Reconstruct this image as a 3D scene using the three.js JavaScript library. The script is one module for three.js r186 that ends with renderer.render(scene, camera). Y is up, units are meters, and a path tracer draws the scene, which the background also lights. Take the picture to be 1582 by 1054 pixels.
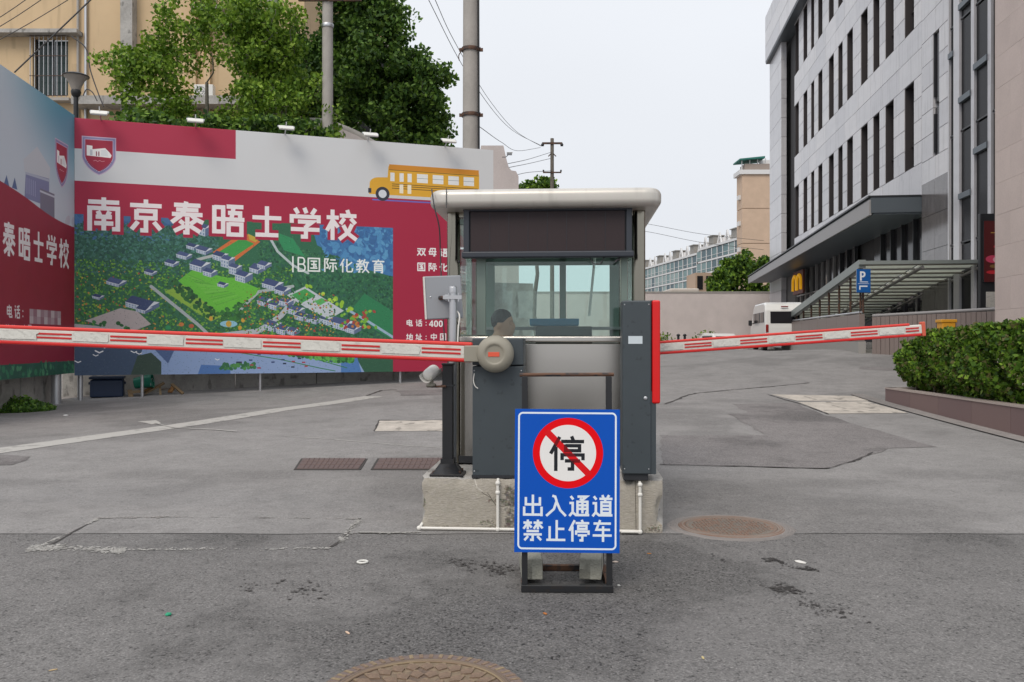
import * as THREE from 'three';
import { RoundedBoxGeometry } from 'three/addons/geometries/RoundedBoxGeometry.js';
import { mergeGeometries, toCreasedNormals } from 'three/addons/utils/BufferGeometryUtils.js';
import { MarchingCubes } from 'three/addons/objects/MarchingCubes.js';

// ---------------------------------------------------------------- camera, sky, sun, exposure
const EYE = 1.45, FOCAL = 1350;                       // eye height in metres, focal length of the 1582 x 1054 frame
const scene = new THREE.Scene();
const camera = new THREE.PerspectiveCamera(2 * Math.atan(527 / FOCAL) * 180 / Math.PI, 1582 / 1054, 0.05, 900);
camera.position.set(0, EYE, 0);
camera.lookAt(0, EYE, -10);
const renderer = new THREE.WebGLRenderer({ antialias: true });
renderer.toneMapping = THREE.LinearToneMapping;
renderer.toneMappingExposure = 1.1;
renderer.shadowMap.enabled = true;

function mulberry(a) { return () => { a |= 0; a = a + 0x6D2B79F5 | 0; let t = Math.imul(a ^ a >>> 15, 1 | a); t = t + Math.imul(t ^ t >>> 7, 61 | t) ^ t; return ((t ^ t >>> 14) >>> 0) / 4294967296; }; }
function hash2(x, y, s) { let h = Math.imul(x, 374761393) + Math.imul(y, 668265263) + Math.imul(s, 974711) | 0; h = Math.imul(h ^ h >>> 13, 1274126177); return ((h ^ h >>> 16) >>> 0) / 4294967296; }
const mod = (a, n) => ((a % n) + n) % n;
function vnoise(x, y, per, s) {                       // tileable value noise
  const xi = Math.floor(x), yi = Math.floor(y), fx = x - xi, fy = y - yi;
  const u = fx * fx * (3 - 2 * fx), v = fy * fy * (3 - 2 * fy);
  const x0 = mod(xi, per), x1 = mod(xi + 1, per), y0 = mod(yi, per), y1 = mod(yi + 1, per);
  const a = hash2(x0, y0, s), b = hash2(x1, y0, s), c = hash2(x0, y1, s), d = hash2(x1, y1, s);
  return a + (b - a) * u + (c - a) * v + (a - b - c + d) * u * v;
}
function fbm(x, y, per, oct, s) { let r = 0, a = .5, t = 0; for (let i = 0; i < oct; i++) { r += a * vnoise(x, y, per, s + i); t += a; x *= 2; y *= 2; per *= 2; a *= .5; } return r / t; }
const smooth = (a, b, x) => { const t = Math.min(1, Math.max(0, (x - a) / (b - a))); return t * t * (3 - 2 * t); };
const lerp = (a, b, t) => a + (b - a) * t;

{ // overcast sky: even grey-white cloud, a little brighter overhead
  const W = 512, H = 256, data = new Float32Array(W * H * 4);
  for (let j = 0; j < H; j++) for (let i = 0; i < W; i++) {
    const el = Math.sin(((j + .5) / H - .5) * Math.PI);
    const up = Math.max(0, el);
    let L = .745 * (1 + .38 * up);
    L *= 1 + .15 * (fbm(i / W * 8, j / H * 12, 8, 4, 5) - .5);
    const k = (j * W + i) * 4;
    data[k] = L * .965; data[k + 1] = L * 1.0; data[k + 2] = L * 1.06; data[k + 3] = 1;
  }
  const sky = new THREE.DataTexture(data, W, H, THREE.RGBAFormat, THREE.FloatType);
  sky.mapping = THREE.EquirectangularReflectionMapping; sky.magFilter = THREE.LinearFilter; sky.minFilter = THREE.LinearFilter; sky.needsUpdate = true;
  scene.background = sky; scene.environment = sky;
}
const sun = new THREE.DirectionalLight(0xfff4e6, 1.5);
sun.position.set(-26, 70, 34); sun.target.position.set(0, 0, -22); scene.add(sun, sun.target);
sun.castShadow = true; sun.shadow.radius = 55; sun.shadow.mapSize.set(4096, 4096);
Object.assign(sun.shadow.camera, { left: -60, right: 60, top: 60, bottom: -60, near: 1, far: 220 });

// ---------------------------------------------------------------- helpers
const V = (x, y, z) => new THREE.Vector3(x, y, z);
const at = (px, py, depth) => V((px - 791) / FOCAL * depth, EYE - (py - 527) / FOCAL * depth, -depth);
const used = {};
function numbered(n) { used[n] = (used[n] || 0) + 1; return used[n] === 1 ? n : n + '_' + String(used[n] - 1).padStart(3, '0'); }
function shade(o) { o.castShadow = true; o.receiveShadow = true; return o; }
function tag(o, label, category, group) { o.userData.label = label; o.userData.category = category; if (group) o.userData.group = group; return o; }
function thing(name, label, category, p = [0, 0, 0], turn = 0, group) {
  const o = new THREE.Group(); o.name = numbered(name); o.position.set(...p); o.rotation.y = turn; scene.add(o);
  return tag(o, label, category, group);
}
function clean(g) {                                    // same attributes everywhere, so geometries merge
  let r = g.index ? g.toNonIndexed() : g;
  for (const k of Object.keys(r.attributes)) if (!['position', 'normal', 'uv', 'color'].includes(k)) r.deleteAttribute(k);
  if (!r.attributes.normal) r.computeVertexNormals();
  if (!r.attributes.uv) r.setAttribute('uv', new THREE.BufferAttribute(new Float32Array(r.attributes.position.count * 2), 2));
  return r;
}
function merge(list) { const l = [].concat(list).map(clean); return l.length > 1 ? mergeGeometries(l) : l[0]; }
function obj(name, geos, mat, parent) {
  const m = shade(new THREE.Mesh(Array.isArray(geos) ? merge(geos) : geos, mat));
  if (parent) { m.name = name; parent.add(m); } else { m.name = numbered(name); scene.add(m); }
  return m;
}
function struct(name, geos, mat) { const m = obj(name, geos, mat); m.userData.kind = 'structure'; return m; }
let uvShift = 0;
function box(w, h, d, x = 0, y = 0, z = 0, shift = true) {   // box centred at x,y,z with uv in metres
  const g = new THREE.BoxGeometry(w, h, d), uv = g.attributes.uv, S = [[d, h], [d, h], [w, d], [w, d], [w, h], [w, h]];
  if (shift) uvShift = (uvShift + .371) % 7;
  for (let i = 0; i < uv.count; i++) { const s = S[i >> 2]; uv.setXY(i, uv.getX(i) * s[0] + uvShift, uv.getY(i) * s[1] + uvShift * 1.7); }
  return g.translate(x, y, z);
}
function rbox(w, h, d, r, x = 0, y = 0, z = 0, seg = 2) {
  const g = new RoundedBoxGeometry(w, h, d, seg, Math.min(r, w / 2.01, h / 2.01, d / 2.01));
  const uv = g.attributes.uv, p = g.attributes.position, n = g.attributes.normal;
  for (let i = 0; i < uv.count; i++) { const ax = Math.abs(n.getX(i)), ay = Math.abs(n.getY(i)), az = Math.abs(n.getZ(i)); if (az >= ax && az >= ay) uv.setXY(i, p.getX(i), p.getY(i)); else if (ax >= ay) uv.setXY(i, p.getZ(i), p.getY(i)); else uv.setXY(i, p.getX(i), p.getZ(i)); }
  return g.translate(x, y, z);
}
function rod(a, b, r0, r1 = r0, seg = 10) {            // tapered rod between two points
  const d = b.clone().sub(a), L = d.length(), g = new THREE.CylinderGeometry(r1, r0, L, seg, 1);
  const uv = g.attributes.uv; for (let i = 0; i < uv.count; i++) uv.setXY(i, uv.getX(i) * 6.28 * r0, uv.getY(i) * L);
  g.translate(0, L / 2, 0); g.applyQuaternion(new THREE.Quaternion().setFromUnitVectors(V(0, 1, 0), d.normalize()));
  return g.translate(a.x, a.y, a.z);
}
function tube(pts, r, seg = 24, rs = 6) { return new THREE.TubeGeometry(new THREE.CatmullRomCurve3(pts), seg, r, rs, false); }
function lathe(profile, seg = 24) { return new THREE.LatheGeometry(profile.map(([r, y]) => new THREE.Vector2(r, y)), seg); }
function extrude(pts, depth, bevel = 0) {
  const s = new THREE.Shape(pts.map(([x, y]) => new THREE.Vector2(x, y)));
  return new THREE.ExtrudeGeometry(s, { depth, bevelEnabled: bevel > 0, bevelSize: bevel, bevelThickness: bevel, bevelSegments: 2, steps: 1, curveSegments: 10 });
}
function prism(quadBottom, quadTop) {                  // eight corners, outward faces left to the path tracer
  const b = quadBottom, t = quadTop, P = [], push = (...q) => q.forEach((v) => P.push(v.x, v.y, v.z));
  const face = (a, c, d, e) => push(a, c, d, a, d, e);
  face(b[3], b[2], b[1], b[0]); face(t[0], t[1], t[2], t[3]);
  for (let i = 0; i < 4; i++) { const j = (i + 1) % 4; face(b[i], b[j], t[j], t[i]); }
  const g = new THREE.BufferGeometry(); g.setAttribute('position', new THREE.Float32BufferAttribute(P, 3)); g.computeVertexNormals();
  return clean(g);
}
// ---------------------------------------------------------------- procedural textures and materials
const toS = (v) => { v = Math.min(1, Math.max(0, v)); return 255 * (v <= .0031308 ? v * 12.92 : 1.055 * Math.pow(v, 1 / 2.4) - .055); };
function colourTex(n, fn, metres) {
  const d = new Uint8Array(n * n * 4);
  for (let j = 0; j < n; j++) for (let i = 0; i < n; i++) { const c = fn(i / n, j / n), k = (j * n + i) * 4; d[k] = toS(c[0]); d[k + 1] = toS(c[1]); d[k + 2] = toS(c[2]); d[k + 3] = 255; }
  const t = new THREE.DataTexture(d, n, n); t.colorSpace = THREE.SRGBColorSpace; t.wrapS = t.wrapT = THREE.RepeatWrapping; t.magFilter = THREE.LinearFilter; t.minFilter = THREE.LinearMipmapLinearFilter; t.generateMipmaps = true; t.repeat.set(1 / metres, 1 / metres); t.needsUpdate = true; return t;
}
function greyTex(n, fn, metres) {
  const d = new Uint8Array(n * n * 4);
  for (let j = 0; j < n; j++) for (let i = 0; i < n; i++) { const v = 255 * Math.min(1, Math.max(0, fn(i / n, j / n))), k = (j * n + i) * 4; d[k] = d[k + 1] = d[k + 2] = v; d[k + 3] = 255; }
  const t = new THREE.DataTexture(d, n, n); t.wrapS = t.wrapT = THREE.RepeatWrapping; t.magFilter = THREE.LinearFilter; t.minFilter = THREE.LinearMipmapLinearFilter; t.generateMipmaps = true; t.repeat.set(1 / metres, 1 / metres); t.needsUpdate = true; return t;
}
const rgb = (r, g, b) => new THREE.Color().setRGB(r, g, b);
const std = (o) => { if (Array.isArray(o.color)) o.color = rgb(...o.color); return new THREE.MeshStandardMaterial(o); };
const phys = (o) => { for (const k of ['color', 'attenuationColor', 'specularColor']) if (Array.isArray(o[k])) o[k] = rgb(...o[k]); return new THREE.MeshPhysicalMaterial(o); };

function asphaltMaps(seed, tone, contrast, metres, n, wear) {   // aggregate grain, worn areas, streaks and stains in one tiling sheet
  const grain = new Float32Array(n * n), k = metres / 2.6, R = (v) => Math.max(1, Math.round(v));
  const f1 = R(512 * k), f2 = R(230 * k), f3 = R(40 * k), f4 = R(10 * k), f5 = R(2.6 * k), f6 = R(1.1 * k), sx = R(.8 * k), sy = R(6 * k);
  const map = colourTex(n, (u, v) => {
    const i = Math.floor(u * n), j = Math.floor(v * n), h = hash2(i >> 1, j >> 1, seed + 20);
    const a = vnoise(u * f1, v * f1, f1, seed), b = vnoise(u * f2, v * f2, f2, seed + 3), e = vnoise(u * f3, v * f3, f3, seed + 9), m = fbm(u * f4, v * f4, f4, 3, seed + 12), w = fbm(u * f5, v * f5, f5, 4, seed + 15), q = fbm(u * f6, v * f6, f6, 3, seed + 17), st = vnoise(u * sx, v * sy, Math.max(sx, sy) * 1000, seed + 21);
    const g = (a - .5) + (b - .5) * .7 + (h - .5) * .35; grain[j * n + i] = .5 + g * .4;
    const stain = smooth(.46, .56, w * .55 + q * .45 + .22 * (m - .5) + .10 * (e - .5) + .06 * g);
    let s = (1 + wear * .5 - wear * stain) * (1 + .30 * (m - .5) + .14 * (e - .5)) + contrast * g;
    if (a > .86) s += contrast * .8; if (b < .14) s -= contrast * .5;
    return [tone * s * 1.03, tone * s * .99, tone * s * .965];
  }, metres);
  const bump = greyTex(n, (u, v) => grain[Math.floor(v * n) * n + Math.floor(u * n)], metres);
  return { map, bump };
}
const aLot = asphaltMaps(11, .208, .42, 8.4, 1536, .26), aRoad = asphaltMaps(47, .126, .74, 5.4, 1536, .40);
const M = {};
M.lot = std({ map: aLot.map, bumpMap: aLot.bump, bumpScale: .003, roughness: .93 });
M.road = std({ map: aRoad.map, bumpMap: aRoad.bump, bumpScale: .006, roughness: .9 });
M.patch = std({ map: aRoad.map, bumpMap: aRoad.bump, bumpScale: .003, roughness: .92, color: [1.22, 1.18, 1.19] });
M.patchPale = std({ map: aLot.map, bumpMap: aLot.bump, bumpScale: .002, roughness: .92, color: [1.08, 1.03, 1.0] });
M.crack = std({ color: [.055, .05, .048], roughness: 1 });
M.crackPale = std({ map: aLot.map, color: [1.35, 1.32, 1.28], roughness: 1 });
M.paint = std({ color: [1, .98, .95], map: colourTex(512, (u, v) => { const n = fbm(u * 14, v * 14, 14, 5, 61), w = smooth(.62, .70, n) * .8; const s = lerp(.43, .27, w) + .06 * (vnoise(u * 256, v * 256, 256, 4) - .5); return [s * 1.01, s, s * .97]; }, 2), roughness: .9 });
const concreteTex = colourTex(512, (u, v) => {
  const a = fbm(u * 5, v * 5, 5, 5, 71), b = fbm(u * 26, v * 26, 26, 3, 75), c = vnoise(u * 200, v * 200, 200, 79);
  let s = .37 + .20 * (a - .5) + .10 * (b - .5) + .06 * (c - .5);
  const st = smooth(.60, .72, fbm(u * 9, v * 4, 4 * 9, 4, 82)); s *= 1 - .42 * st;
  if (hash2(Math.floor(u * 90), Math.floor(v * 90), 3) > .995) s *= .6;
  return [s * 1.02, s * .985, s * .93];
}, 1.6);
const concreteBump = greyTex(512, (u, v) => .5 * fbm(u * 20, v * 20, 20, 4, 75) + .5 * vnoise(u * 200, v * 200, 200, 79), 1.6);
M.concrete = std({ map: concreteTex, bumpMap: concreteBump, bumpScale: .006, roughness: .93 });
M.poleConcrete = std({ map: colourTex(256, (u, v) => { const s = .36 + .10 * (fbm(u * 6, v * 6, 6, 5, 91) - .5) + .05 * (vnoise(u * 90, v * 90, 90, 7) - .5); return [s * 1.03, s * .97, s * .90]; }, 1.2), roughness: .92 });
M.slabPale = std({ map: concreteTex, bumpMap: concreteBump, bumpScale: .003, roughness: .95, color: [1.25, 1.18, 1.1] });
const pinkTex = colourTex(512, (u, v) => { const s = .56 + .10 * (fbm(u * 7, v * 7, 7, 5, 101) - .5) + .05 * (vnoise(u * 180, v * 180, 180, 104) - .5); return [s * 1.07, s * .96, s * .93]; }, 4);
M.pink = std({ map: pinkTex, roughness: .9 });
const stoneTex = colourTex(512, (u, v) => { const n = fbm(u * 3, v * 12, 12, 4, 111), b = vnoise(u * 250, v * 250, 250, 3), st = fbm(u * 30, v * 2, 30, 3, 118); const s = .57 + .08 * (n - .5) + .07 * (b - .5) - .08 * smooth(.55, .8, st); return [s, s * .985, s * 1.0]; }, 3);
M.stone = [0, 1, 2].map((i) => phys({ map: stoneTex, color: [[.98, .98, 1], [1.06, 1.05, 1.06], [.9, .9, .93]][i], roughness: .28, specularIntensity: 1 }));
const graniteTex = colourTex(256, (u, v) => { const s = .13 + .05 * (fbm(u * 8, v * 3, 24, 4, 131) - .5) + .06 * (vnoise(u * 120, v * 120, 120, 8) - .5); return [s * 1.05, s * .95, s * .95]; }, 1.5);
M.granite = phys({ map: graniteTex, roughness: .16, specularIntensity: 1 });
M.beigeStone = [0, 1, 2].map((i) => std({ map: pinkTex, color: [[.93, .87, .83], [.91, .85, .81], [.95, .89, .845]][i], roughness: .75 }));
M.core = std({ color: [.035, .034, .037], roughness: .8 });
M.darkFrame = std({ color: [.035, .037, .042], roughness: .45, metalness: .3 });
M.darkGlass = phys({ color: [.020, .019, .022], roughness: .12, specularIntensity: .4 });
M.bayGlass = phys({ color: [.018, .018, .021], roughness: .25, specularIntensity: .12 });
M.canopyMetal = std({ color: [.11, .13, .15], roughness: .45, metalness: .3 });
M.canopyEdge = std({ color: [.30, .29, .29], roughness: .5, metalness: .2 });
M.yellowWall = std({ map: colourTex(256, (u, v) => { const s = .9 + .16 * (fbm(u * 6, v * 6, 6, 5, 141) - .5) - .16 * smooth(.6, .8, fbm(u * 20, v * 2, 20, 3, 144)); return [.66 * s, .49 * s, .30 * s]; }, 6), roughness: .9 });
M.steel = std({ color: [.62, .59, .545], metalness: 1, roughness: .24 });
M.steelTube = std({ color: [.27, .25, .205], metalness: 1, roughness: .18 });
M.roofWhite = std({ map: colourTex(256, (u, v) => { const s = 1 - .10 * fbm(u * 4, v * 4, 4, 5, 231) - .14 * smooth(.58, .75, fbm(u * 14, v * 3, 42, 4, 234)); return [.62 * s, .59 * s, .54 * s]; }, 1.3), roughness: .38, metalness: .35 });
M.galv = std({ color: [.55, .56, .58], metalness: .85, roughness: .42 });
M.greyPaint = std({ color: [.052, .066, .076], roughness: .55, roughnessMap: greyTex(256, (u, v) => .85 + .3 * (fbm(u * 8, v * 8, 8, 4, 33) - .5), 1), map: colourTex(256, (u, v) => { const s = 1 - .12 * fbm(u * 10, v * 10, 10, 5, 36) - .25 * smooth(.74, .8, fbm(u * 26, v * 26, 26, 3, 39)); return [s, s, s]; }, .9) });
M.panelGrey = std({ color: [.30, .315, .34], roughness: .55 });
M.blackPaint = std({ color: [.018, .019, .022], roughness: .42, map: colourTex(256, (u, v) => { const w = smooth(.64, .70, fbm(u * 18, v * 5, 90, 4, 161)); return [lerp(.75, 1, w) * 1, lerp(.75, .82, w), lerp(.75, .7, w)]; }, .5) });
M.rustIron = std({ map: colourTex(256, (u, v) => { const w = smooth(.42, .62, fbm(u * 9, v * 9, 9, 5, 171)); return [lerp(.03, .13, w), lerp(.032, .065, w), lerp(.036, .04, w)]; }, .5), roughness: .7, metalness: .2 });
M.pvc = std({ color: [.74, .72, .67], roughness: .4 });
M.whitePlastic = std({ color: [.70, .69, .65], roughness: .38 });
M.beigePlastic = std({ color: [.285, .265, .215], roughness: .5 });
M.red = phys({ color: [.60, .014, .012], roughness: .42 });
M.redTape = std({ color: [.55, .02, .02], roughness: .5, map: colourTex(256, (u, v) => { const s = .8 + .4 * fbm(u * 12, v * 12, 12, 4, 181); return [s, s, s]; }, .6) });
M.redRubber = std({ color: [.68, .045, .035], roughness: .6 });
M.redPlastic = phys({ color: [.68, .008, .008], roughness: .3 });  // plain red plastic of the light bar, gives off no light
M.whitePaint = std({ color: [.68, .66, .62], roughness: .5, map: colourTex(256, (u, v) => { const s = 1 - .10 * fbm(u * 8, v * 8, 8, 5, 191) - .16 * smooth(.55, .75, fbm(u * 8, v * 20, 20, 4, 194)); return [s, s * .99, s * .97]; }, .7) });
M.whiteTape = std({ color: [.66, .65, .62], roughness: .45, map: colourTex(256, (u, v) => { const s = 1 - .1 * fbm(u * 10, v * 10, 10, 4, 201) - .16 * smooth(.55, .75, fbm(u * 16, v * 30, 30, 3, 204)); return [s, s, s * .97]; }, .4), bumpMap: greyTex(256, (u, v) => fbm(u * 14, v * 14, 14, 3, 207), .4), bumpScale: .003 });
M.glass = phys({ color: [.89, .965, .945], roughness: .015, transmission: 1, thickness: 0, ior: 1.5 });
M.ledFace = std({ color: [.028, .013, .016], roughness: .6, map: greyTex(256, (u, v) => { const a = Math.abs(((u * 16) % 1) - .5), b = Math.abs(((v * 16) % 1) - .5); return a * a + b * b < .06 ? 1 : .72; }, .16) });
M.bark = std({ map: colourTex(256, (u, v) => { const n = fbm(u * 20, v * 4, 20, 4, 211); const s = .10 + .12 * n; return [s * 1.1, s, s * .85]; }, .6), roughness: .95 });
M.skin = std({ color: [.48, .25, .165], roughness: .6 });
M.hair = std({ color: [.012, .011, .012], roughness: .55 });
M.cloth = std({ color: [.05, .09, .18], roughness: .9 });
M.screen = std({ color: [.02, .03, .032], roughness: .3 });
M.tyre = std({ color: [.02, .02, .021], roughness: .9 });
M.carWhite = phys({ color: [.74, .74, .72], roughness: .35, clearcoat: .7, clearcoatRoughness: .1 });
M.wire = std({ color: [.07, .07, .075], roughness: .8 });

// ---------------------------------------------------------------- ground
const profile = [[-400, 0], [4, 0], [8, 0], [12, .05], [16, .16], [20, .31], [24, .49], [28, .68], [32, .85], [37, 1.0], [42, 1.04], [47, .95], [54, .6], [62, .4], [80, .4], [400, .4], [900, .4]];
function baseHeight(d) {                               // gentle rise beyond the booth, a crest, then a dip
  let i = 1; while (i < profile.length - 3 && profile[i + 1][0] <= d) i++;
  const [d0, h0] = profile[i - 1], [d1, h1] = profile[i], [d2, h2] = profile[i + 1], [d3, h3] = profile[i + 2];
  if (d <= 4) return 0;
  const t = Math.min(1, (d - d1) / (d2 - d1)), m1 = (h2 - h0) / (d2 - d0) * (d2 - d1), m2 = (h3 - h1) / (d3 - d1) * (d2 - d1), t2 = t * t, t3 = t2 * t;
  return (2 * t3 - 3 * t2 + 1) * h1 + (t3 - 2 * t2 + t) * m1 + (-2 * t3 + 3 * t2) * h2 + (t3 - t2) * m2;
}
function height(x, z) {
  const d = -z; if (d <= 8) return 0;
  let h = baseHeight(d);
  if (x < 0) h -= .024 * Math.min(14, -x) * smooth(9, 21, d) * (1 - smooth(40, 60, d));
  if (x > 3) h += .055 * Math.min(8, x - 3) * smooth(17, 27, d) * (1 - smooth(28, 38, d));
  return h;
}
function onGround(px, py) {                            // where a sight line meets the ground
  let lo = 2, hi = 60;
  for (let d = 2; d < 60; d += .05) { const p = at(px, py, d); if (p.y < height(p.x, p.z)) { hi = d; lo = d - .05; break; } }
  for (let i = 0; i < 20; i++) { const d = (lo + hi) / 2, p = at(px, py, d); if (p.y < height(p.x, p.z)) hi = d; else lo = d; }
  const p = at(px, py, lo); p.y = height(p.x, p.z); return p;
}
function steps(list) { const r = []; for (const [a, b, s] of list) for (let v = a; v < b - 1e-6; v += s) r.push(v); r.push(list[list.length - 1][1]); return r; }
function sheet(xs, ds, ragged) {
  const P = [], U = [], I = [], nx = xs.length;
  for (const dd of ds) for (const x of xs) {
    const d = ragged && dd === ds[0] ? dd + .05 * (fbm(x * 3 + 20, 3, 4096, 4, 77) - .5) : dd;   // worn front edge, laid over the older road
    P.push(x, height(x, -d) + (ragged ? .004 : 0), -d); U.push(x, d);
  }
  for (let j = 0; j < ds.length - 1; j++) for (let i = 0; i < nx - 1; i++) { const a = j * nx + i, b = a + 1, c = a + nx, d = c + 1; I.push(a, b, d, a, d, c); }
  const g = new THREE.BufferGeometry();
  g.setAttribute('position', new THREE.Float32BufferAttribute(P, 3)); g.setAttribute('uv', new THREE.Float32BufferAttribute(U, 2)); g.setIndex(I); g.computeVertexNormals();
  return g;
}
const EDGE = 6.56;                                     // seam between the older dark road and the paler forecourt
struct('road', sheet(steps([[-400, -60, 40], [-60, 60, 2], [60, 400, 40]]), steps([[-60, -4, 4], [-4, EDGE + .15, .8]])), M.road);
struct('forecourt', sheet(steps([[-400, -60, 40], [-60, -14, 2], [-14, 18, .125], [18, 60, 2], [60, 400, 40]]), steps([[EDGE, 9, .3], [9, 70, .25], [70, 420, 25]]), true), M.lot);

function subdivide(tris, lift, level) {                // tris: flat list of [x, z]; splits evenly and drops onto the ground
  for (let l = 0; l < level; l++) { const o = []; for (let i = 0; i < tris.length; i += 3) { const [a, b, c] = [tris[i], tris[i + 1], tris[i + 2]], m = (p, q) => [(p[0] + q[0]) / 2, (p[1] + q[1]) / 2], ab = m(a, b), bc = m(b, c), ca = m(c, a); o.push(a, ab, ca, ab, b, bc, ca, bc, c, ab, bc, ca); } tris = o; }
  for (let i = 0; i < tris.length; i += 3) { const [a, b, c] = [tris[i], tris[i + 1], tris[i + 2]]; if ((b[1] - a[1]) * (c[0] - a[0]) - (b[0] - a[0]) * (c[1] - a[1]) < 0) { tris[i + 1] = c; tris[i + 2] = b; } }
  const P = [], U = []; for (const [x, z] of tris) { P.push(x, height(x, z) + lift + (-z > EDGE - .06 ? .004 : 0), z); U.push(x, -z); }
  const g = new THREE.BufferGeometry(); g.setAttribute('position', new THREE.Float32BufferAttribute(P, 3)); g.setAttribute('uv', new THREE.Float32BufferAttribute(U, 2));
  g.computeVertexNormals(); return g;
}
function polyPatch(name, pixels, mat, lift = .004, level = 4, ragged = .035) {
  const r = mulberry(pixels.length * 77 + 5), pts = [];
  const w = pixels.map(([a, b]) => onGround(a, b));
  for (let i = 0; i < w.length; i++) { const a = w[i], b = w[(i + 1) % w.length], n = Math.max(1, Math.round(a.distanceTo(b) / .35)); for (let k = 0; k < n; k++) pts.push(new THREE.Vector2(lerp(a.x, b.x, k / n) + (r() - .5) * ragged * 2, lerp(a.z, b.z, k / n) + (r() - .5) * ragged * 2)); }
  const T = THREE.ShapeUtils.triangulateShape(pts, []), list = [];
  for (const t of T) { let q = t.map((i) => [pts[i].x, pts[i].y]); const cr = (q[1][0] - q[0][0]) * (q[2][1] - q[0][1]) - (q[1][1] - q[0][1]) * (q[2][0] - q[0][0]); if (cr > 0) q.reverse(); list.push(...q); }
  return struct(name, subdivide(list, lift, level), mat);
}
function ribbon(name, pixels, width, mat, lift = .004, wob = .3, seed = 1) {   // a line drawn along the ground, width in metres
  const r = mulberry(seed * 31 + 7), W = pixels.map(([a, b]) => onGround(a, b)), curve = new THREE.CatmullRomCurve3(W, false, 'catmullrom', .15), n = Math.max(6, Math.round(curve.getLength() / .12)), L = [];
  for (let i = 0; i <= n; i++) { const p = curve.getPoint(i / n), t = curve.getTangent(i / n), k = Math.hypot(t.x, t.z) || 1, w = width * (1 + wob * (r() - .5) * 2) / 2, j = wob * width * (r() - .5); L.push([[p.x - t.z / k * w + j, p.z + t.x / k * w + j], [p.x + t.z / k * w + j, p.z - t.x / k * w + j]]); }
  const T = []; for (let i = 0; i < n; i++) T.push(L[i][0], L[i][1], L[i + 1][1], L[i][0], L[i + 1][1], L[i + 1][0]);
  const g = subdivide(T, lift, 0), nn = g.attributes.normal; for (let i = 0; i < nn.count; i++) nn.setXYZ(i, 0, 1, 0);
  return struct(name, g, mat);
}
function chalk(pixels, width, mat, density, seed) {     // worn chalky residue: grains scattered along a line
  const r = mulberry(seed * 53 + 1), W = pixels.map(([a, b]) => onGround(a, b)), curve = new THREE.CatmullRomCurve3(W, false, 'catmullrom', .15), L = curve.getLength(), T = [];
  const n = Math.round(L * density);
  for (let i = 0; i < n; i++) { const t = r(), g = fbm(t * L * 2.3 + 7, seed, 4096, 3, seed); if (g < .36 + .2 * r()) continue; const p = curve.getPoint(t), s = (r() + r() + r() - 1.5) * width * (.5 + g), q = (r() + r() - 1) * width, a = r() * 6.28, k = .004 + .013 * r() * r(); const c = [p.x + q * .3 + s * .3, p.z + s]; for (let j = 0; j < 2; j++) T.push([c[0] + Math.cos(a) * k * 1.6, c[1] + Math.sin(a) * k], [c[0] + Math.cos(a + (j ? 2.1 : 1.4)) * k, c[1] + Math.sin(a + (j ? 2.1 : 1.4)) * k], [c[0] + Math.cos(a + (j ? 4.2 : 2.9)) * k * 1.4, c[1] + Math.sin(a + (j ? 4.2 : 2.9)) * k]); }
  const g = subdivide(T, .004, 0), P = g.attributes.position; for (let i = 0; i < P.count; i++) P.setY(i, P.getY(i) + (Math.floor(i / 3) % 7) * .0004); const N = g.attributes.normal; for (let i = 0; i < N.count; i++) N.setXYZ(i, 0, 1, 0); return struct('chalk_line', g, mat);
}
polyPatch('asphalt_patch', [[1020, 673], [1184, 673], [1152, 655], [1126, 640], [1158, 639], [1131, 625], [1226, 623], [1276, 642], [1445, 691], [1376, 694], [1276, 725], [1150, 722], [1020, 719]], M.patch);
polyPatch('concrete_slab', [[1234, 622], [1340, 621], [1404, 639], [1281, 640]], M.slabPale, .006, 3, .01);
polyPatch('concrete_slab', [[1192, 610], [1345, 613], [1352, 620], [1232, 620]], M.slabPale, .005, 3, .01);
polyPatch('concrete_slab', [[586, 651], [684, 650], [684, 667], [579, 667]], M.slabPale, .005, 3, .015);
ribbon('crack', [[586, 650], [640, 651], [684, 649]], .045, M.crack, .009, .6, 3);
ribbon('crack', [[578, 667], [586, 650]], .03, M.crack, .009, .6, 4);
polyPatch('asphalt_patch', [[612, 604], [690, 602], [690, 611], [620, 612]], M.patch, .004, 3);
polyPatch('asphalt_patch', [[-80, 703], [-10, 703], [50, 706], [22, 719], [-80, 722]], M.patch, .004, 3);
polyPatch('asphalt_patch', [[1330, 566], [1378, 569], [1395, 574], [1325, 571]], M.patch, .004, 3);
ribbon('painted_line', [[-60, 706], [0, 697], [150, 676], [300, 655], [430, 634], [520, 622], [578, 613]], .5, M.paint, .005, .03, 5);
polyPatch('painted_mark', [[216, 652], [243, 650], [247, 655], [234, 657]], M.paint, .006, 2);
ribbon('painted_line', [[240, 655], [268, 662], [330, 665], [366, 668]], .035, M.paint, .012, .5, 6);
ribbon('chalk_line', [[434, 674], [520, 680], [610, 688], [690, 693]], .028, M.paint, .004, .5, 7);
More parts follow.
